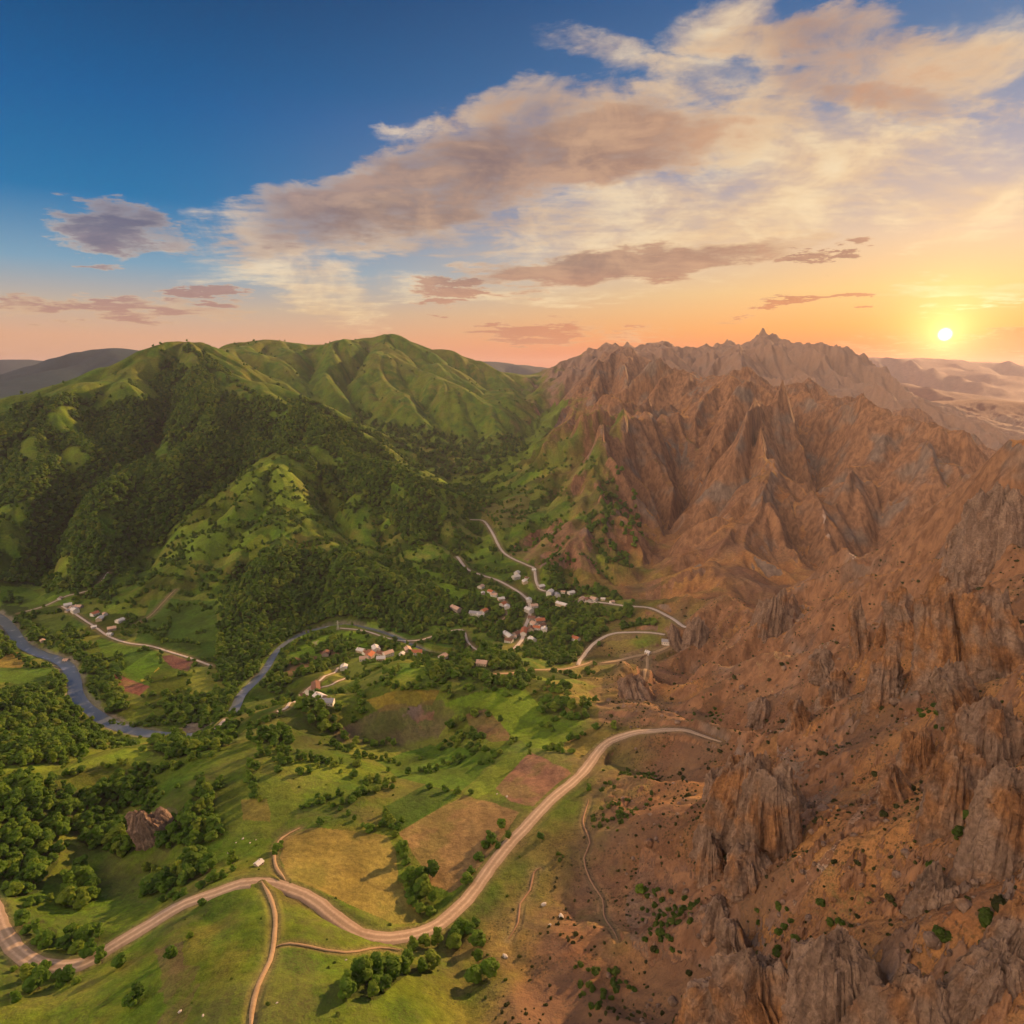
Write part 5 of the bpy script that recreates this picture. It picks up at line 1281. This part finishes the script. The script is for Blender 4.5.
k = (brown_mask(X, Y) > .6)&(r.random(len(X)) < .05+.35*sst(.1,.7,nn)+.5*sst(1.6,.6,cr_d))&(X/Y > .17)&(sampf(DR, X, Y) > 9)
X, Y = X[k], Y[k]; S = r.uniform(.5, 1.5, len(X))**1.6*1.1+(r.random(len(X)) < .04)*r.uniform(1.5,3.5,len(X))
Z = gzv(X, Y); u, v, dist = project(X, Y, Z); app = np.where((u > 2)&(u < 1022)&(v < 1018)&(v > 350), S/dist, 0); order = np.argsort(-app)[:200]
vis = visible(X[order], Y[order], Z[order]+S[order]*.5); ind = order[vis][:110]; isind = np.zeros(len(X), dtype=bool); isind[ind] = True
RN = ('angular', 'slab sided', 'rounded', 'jagged', 'squat', 'broken')
for i in ind:
    o = link('boulder', BO[i % 6]); s = S[i]; o.location = (X[i], Y[i], Z[i]+s*.12); o.scale = (s, s, s); o.rotation_euler = (r.uniform(-.3,.3), r.uniform(-.3,.3), r.uniform(0,6))
    pl_ = min(SP, key=lambda p: (p[0][0]-u[i])**2+(p[0][1]-v[i])**2)[1]
    o['label'] = RN[i % 6]+(' grey' if i % 2 else ' brown')+' boulder '+pl_; o['category'] = 'boulder'; o['group'] = 'boulders '+pl_
R_ = np.nonzero(~isind)[0]
P = np.stack([X[R_], Y[R_], Z[R_]+S[R_]*.1, S[R_], S[R_]*.8, R_*1.3, R_ % 6], 1)
stuff('scree', 'loose stones and broken rock strewn below the crags', P, [first(c) or first(BO[0]) for c in BO])
for u0, v0, s0, lb in [(243,839,2.2,'pale boulder lying in the stone patch above the shed'),(180,1012,2.0,'pale boulder at the bottom of the bare knoll'),(203,1016,1.6,'pale stone near the bottom frame edge left of the dirt track'),(544,905,4.0,'pale flat rock slab on the brown slope'),(561,917,4.4,'larger pale slab low on the brown slope'),(505,957,3.8,'pale round boulder in the thicket'),(507,797,2.6,'pale stone at the corner of the ploughed field'),(497,794,1.6,'small pale stone in the hedge by the ploughed field'),(250,843,1.6,'white stone near the shed, right of its patch'),(236,843,1.4,'white stone near the shed, left of its patch'),(256,840,1.2,'small white stone nearest above the shed'),(277,1003,1.2,'small pale stone right of the dirt track'),(346,960,1.4,'pale stone on the right of the grassy knoll'),(228,853,1.6,'grey white stone on the bank left of the shed'),(550,925,2.0,'narrow pale rock left of the larger slab')]:
    a = at(u0, v0)
    if a:
        o = link('boulder', BOP); o.location = (a[0], a[1], gz(*a)+s0*.1); o.scale = (s0*.55, s0*.45, s0*.4); o.rotation_euler = (0,0,u0); o['label'] = lb; o['category'] = 'boulder'
# ------------------------------------------------------------------ houses
def box(V, F, x0, x1, y0, y1, z0, z1):
    o = len(V); V += [(x,y,z) for z in (z0,z1) for y in (y0,y1) for x in (x0,x1)]
    F += [(o,o+2,o+3,o+1),(o+4,o+5,o+7,o+6),(o,o+1,o+5,o+4),(o+2,o+6,o+7,o+3),(o,o+4,o+6,o+2),(o+1,o+3,o+7,o+5)]
def wallm(w, d, h, g):
    V = [(-w/2,-d/2,-2),(w/2,-d/2,-2),(w/2,d/2,-2),(-w/2,d/2,-2),(-w/2,-d/2,h),(w/2,-d/2,h),(w/2,d/2,h),(-w/2,d/2,h),(-w/2,0,h+g),(w/2,0,h+g)]
    return mesh('wall', V, [(0,1,5,4),(2,3,7,6),(1,2,6,9,5),(3,0,4,8,7),(4,5,9,8),(7,8,9,6)])
def roofm(w, d, h, g):
    e = .6; W2, D2 = w/2+e, d/2+e; zb = h-e*g/(d/2); t = .25
    V = [(-W2,-D2,zb),(W2,-D2,zb),(W2,0,h+g),(-W2,0,h+g),(W2,D2,zb),(-W2,D2,zb)]; V = [(x,y,z+.06) for x,y,z in V]+[(x,y,z+t) for x,y,z in V]
    return mesh('roof', V, [(6,7,8,9),(9,8,10,11),(3,2,1,0),(5,4,2,3),(0,1,7,6),(4,5,11,10),(1,2,8,7),(2,4,10,8),(3,0,6,9),(5,3,9,11)])
def windm(w, d, h, two):
    V = []; F = []
    n = max(2, int(w/3.2))
    for fl in ([1.0] if not two else [1.0, 3.7]):
        for i in range(n):
            x = -w/2+(i+.5)*w/n
            for sy in (-1, 1): box(V, F, x-.5, x+.5, *sorted((sy*(d/2-.02), sy*(d/2+.05))), fl+.1, fl+1.4)
    return mesh('window', V, F)
M_WALL = {'w': simple('white_wall', (.78,.74,.68), .85, .12, .5), 'c': simple('cream_wall', (.62,.50,.36), .85, .12, .5), 'g': simple('stone_wall', (.36,.31,.27), .9, .2, .8)}
M_ROOF = {'t': simple('terracotta_roof', (.48,.17,.08), .85, .3, 1.2, .05), 'w': simple('whitish_roof', (.72,.68,.63), .6, .12, .8), 'b': simple('brown_roof', (.22,.115,.075), .9, .3, 1.), 'p': simple('pinkish_roof', (.60,.40,.29), .85, .2, 1.), 'g': simple('grey_roof', (.36,.36,.38), .6, .15, 1.)}
M_WIN = simple('window_glass', (.03,.035,.04), .25, .1, 1.)
HM = {}
def parts(sz):
    if sz not in HM:
        w_, d_, h_, two = {'s':(8,7,3.2,0),'m':(13,10,4.2,0),'l':(16,11,6.4,1),'x':(24,10.5,5.0,0)}[sz]; g_ = d_*.26
        V = []; F = []; box(V, F, w_*.2, w_*.2+.9, d_*.1, d_*.1+.9, h_+g_*.5, h_+g_+1.)
        V2 = []; F2 = []; box(V2, F2, -.55, .55, -d_/2-.09, -d_/2+.02, 0, 2.1)
        HM[sz] = (wallm(w_,d_,h_,g_), roofm(w_,d_,h_,g_), [windm(w_,d_,h_,two)], mesh('chimney', V, F), mesh('door', V2, F2))
    return HM[sz]
RW = {'t':'terracotta','w':'whitish','b':'brown','p':'pinkish','g':'grey'}; SW = {'s':'small','m':'','l':'two storey','x':'long'}
def house(u0, v0, rf, sz, label, group, k):
    a = at(u0, v0+1)
    if a is None: return
    x, y = a; nm = {'s':'hut','x':'barn'}.get(sz, 'house'); wm, rm, wn_, ch, dr = parts(sz)
    root = bpy.data.objects.new(nm, None); COL.objects.link(root); root.location = (x, y, gz(x, y)); root.rotation_euler = (0,0,(k*.61) % 3.1)
    root['label'] = label; root['category'] = 'barn' if nm == 'barn' else 'house'
    if group: root['group'] = group
    if 'shed above the gravel' in label: root.scale = (.62, .62, .62)
    def part(n_, me, mat):
        o = bpy.data.objects.new(n_, me); COL.objects.link(o); o.parent = root
        if not me.materials: me.materials.append(None)
        o.material_slots[0].link = 'OBJECT'; o.material_slots[0].material = mat; return o
    wl = part('wall', wm, M_WALL['w' if k % 3 else ('c' if k % 2 else 'g')]); r2 = part('roof', rm, M_ROOF[rf]); part('window', wn_[0], M_WIN); part('door', dr, M_ROOF['b'])
    c2 = part('chimney', ch, M_WALL['g']); c2.parent = r2
ORD = ['leftmost','second from left','third from left','fourth from left','fifth from left','sixth from left','seventh from left','eighth from left']
kk_ = 0
for where, L_ in VIL:
    L2 = sorted(L_)
    for j, (u0, v0, rf, sz) in enumerate(L2):
        nm = {'s':'hut','x':'barn'}.get(sz, 'house'); kk_ += 1
        house(u0, v0, rf, sz, ' '.join(((SW[sz]+' ' if nm != 'hut' else 'small ')+RW[rf]+' roofed '+nm+' '+where+', '+(ORD[j] if j < len(L2)-1 else 'rightmost')).split()), 'houses '+where.split(',')[0], kk_)
for u0, v0, rf, sz, lb in ONE: kk_ += 1; house(u0, v0, rf, sz, lb, None, kk_)
# small pylon by the river
a = at(338, 630)
if a:
    V = []; F = []
    for sx_ in (-1,1):
        for sy_ in (-1,1):
            o = len(V); V += [(sx_*1.6-.15,sy_*1.6,-1),(sx_*1.6+.15,sy_*1.6,-1),(sx_*.3+.1,sy_*.3,17),(sx_*.3-.1,sy_*.3,17),(sx_*1.6-.15,sy_*1.6+.3,-1),(sx_*1.6+.15,sy_*1.6+.3,-1),(sx_*.3+.1,sy_*.3+.2,17),(sx_*.3-.1,sy_*.3+.2,17)]
            F += [(o,o+1,o+2,o+3),(o+5,o+4,o+7,o+6),(o,o+3,o+7,o+4),(o+1,o+5,o+6,o+2)]
    for z_ in (3,6,9,12,15):
        q_ = 1.6-z_*.076; box(V, F, -q_, q_, -q_, -q_+.15, z_, z_+.2); box(V, F, -q_, q_, q_-.15, q_, z_, z_+.2)
    pt = link('power_pylon', None) if False else bpy.data.objects.new('power_pylon', None); COL.objects.link(pt); pt.location = (a[0], a[1], gz(*a)); pt['label'] = 'pale lattice pylon standing by the river loop'; pt['category'] = 'pylon'
    MM = simple('pale_metal', (.55,.55,.55), .5, .1, 1.); link('mast', mesh('mast', V, F), pt, MM)
    V = []; F = []; box(V, F, -3.2, 3.2, -.15, .15, 14, 14.3); box(V, F, -2.4, 2.4, -.15, .15, 16.4, 16.7); link('crossarm', mesh('crossarm', V, F), pt, MM)
print('objects', len(bpy.data.objects))
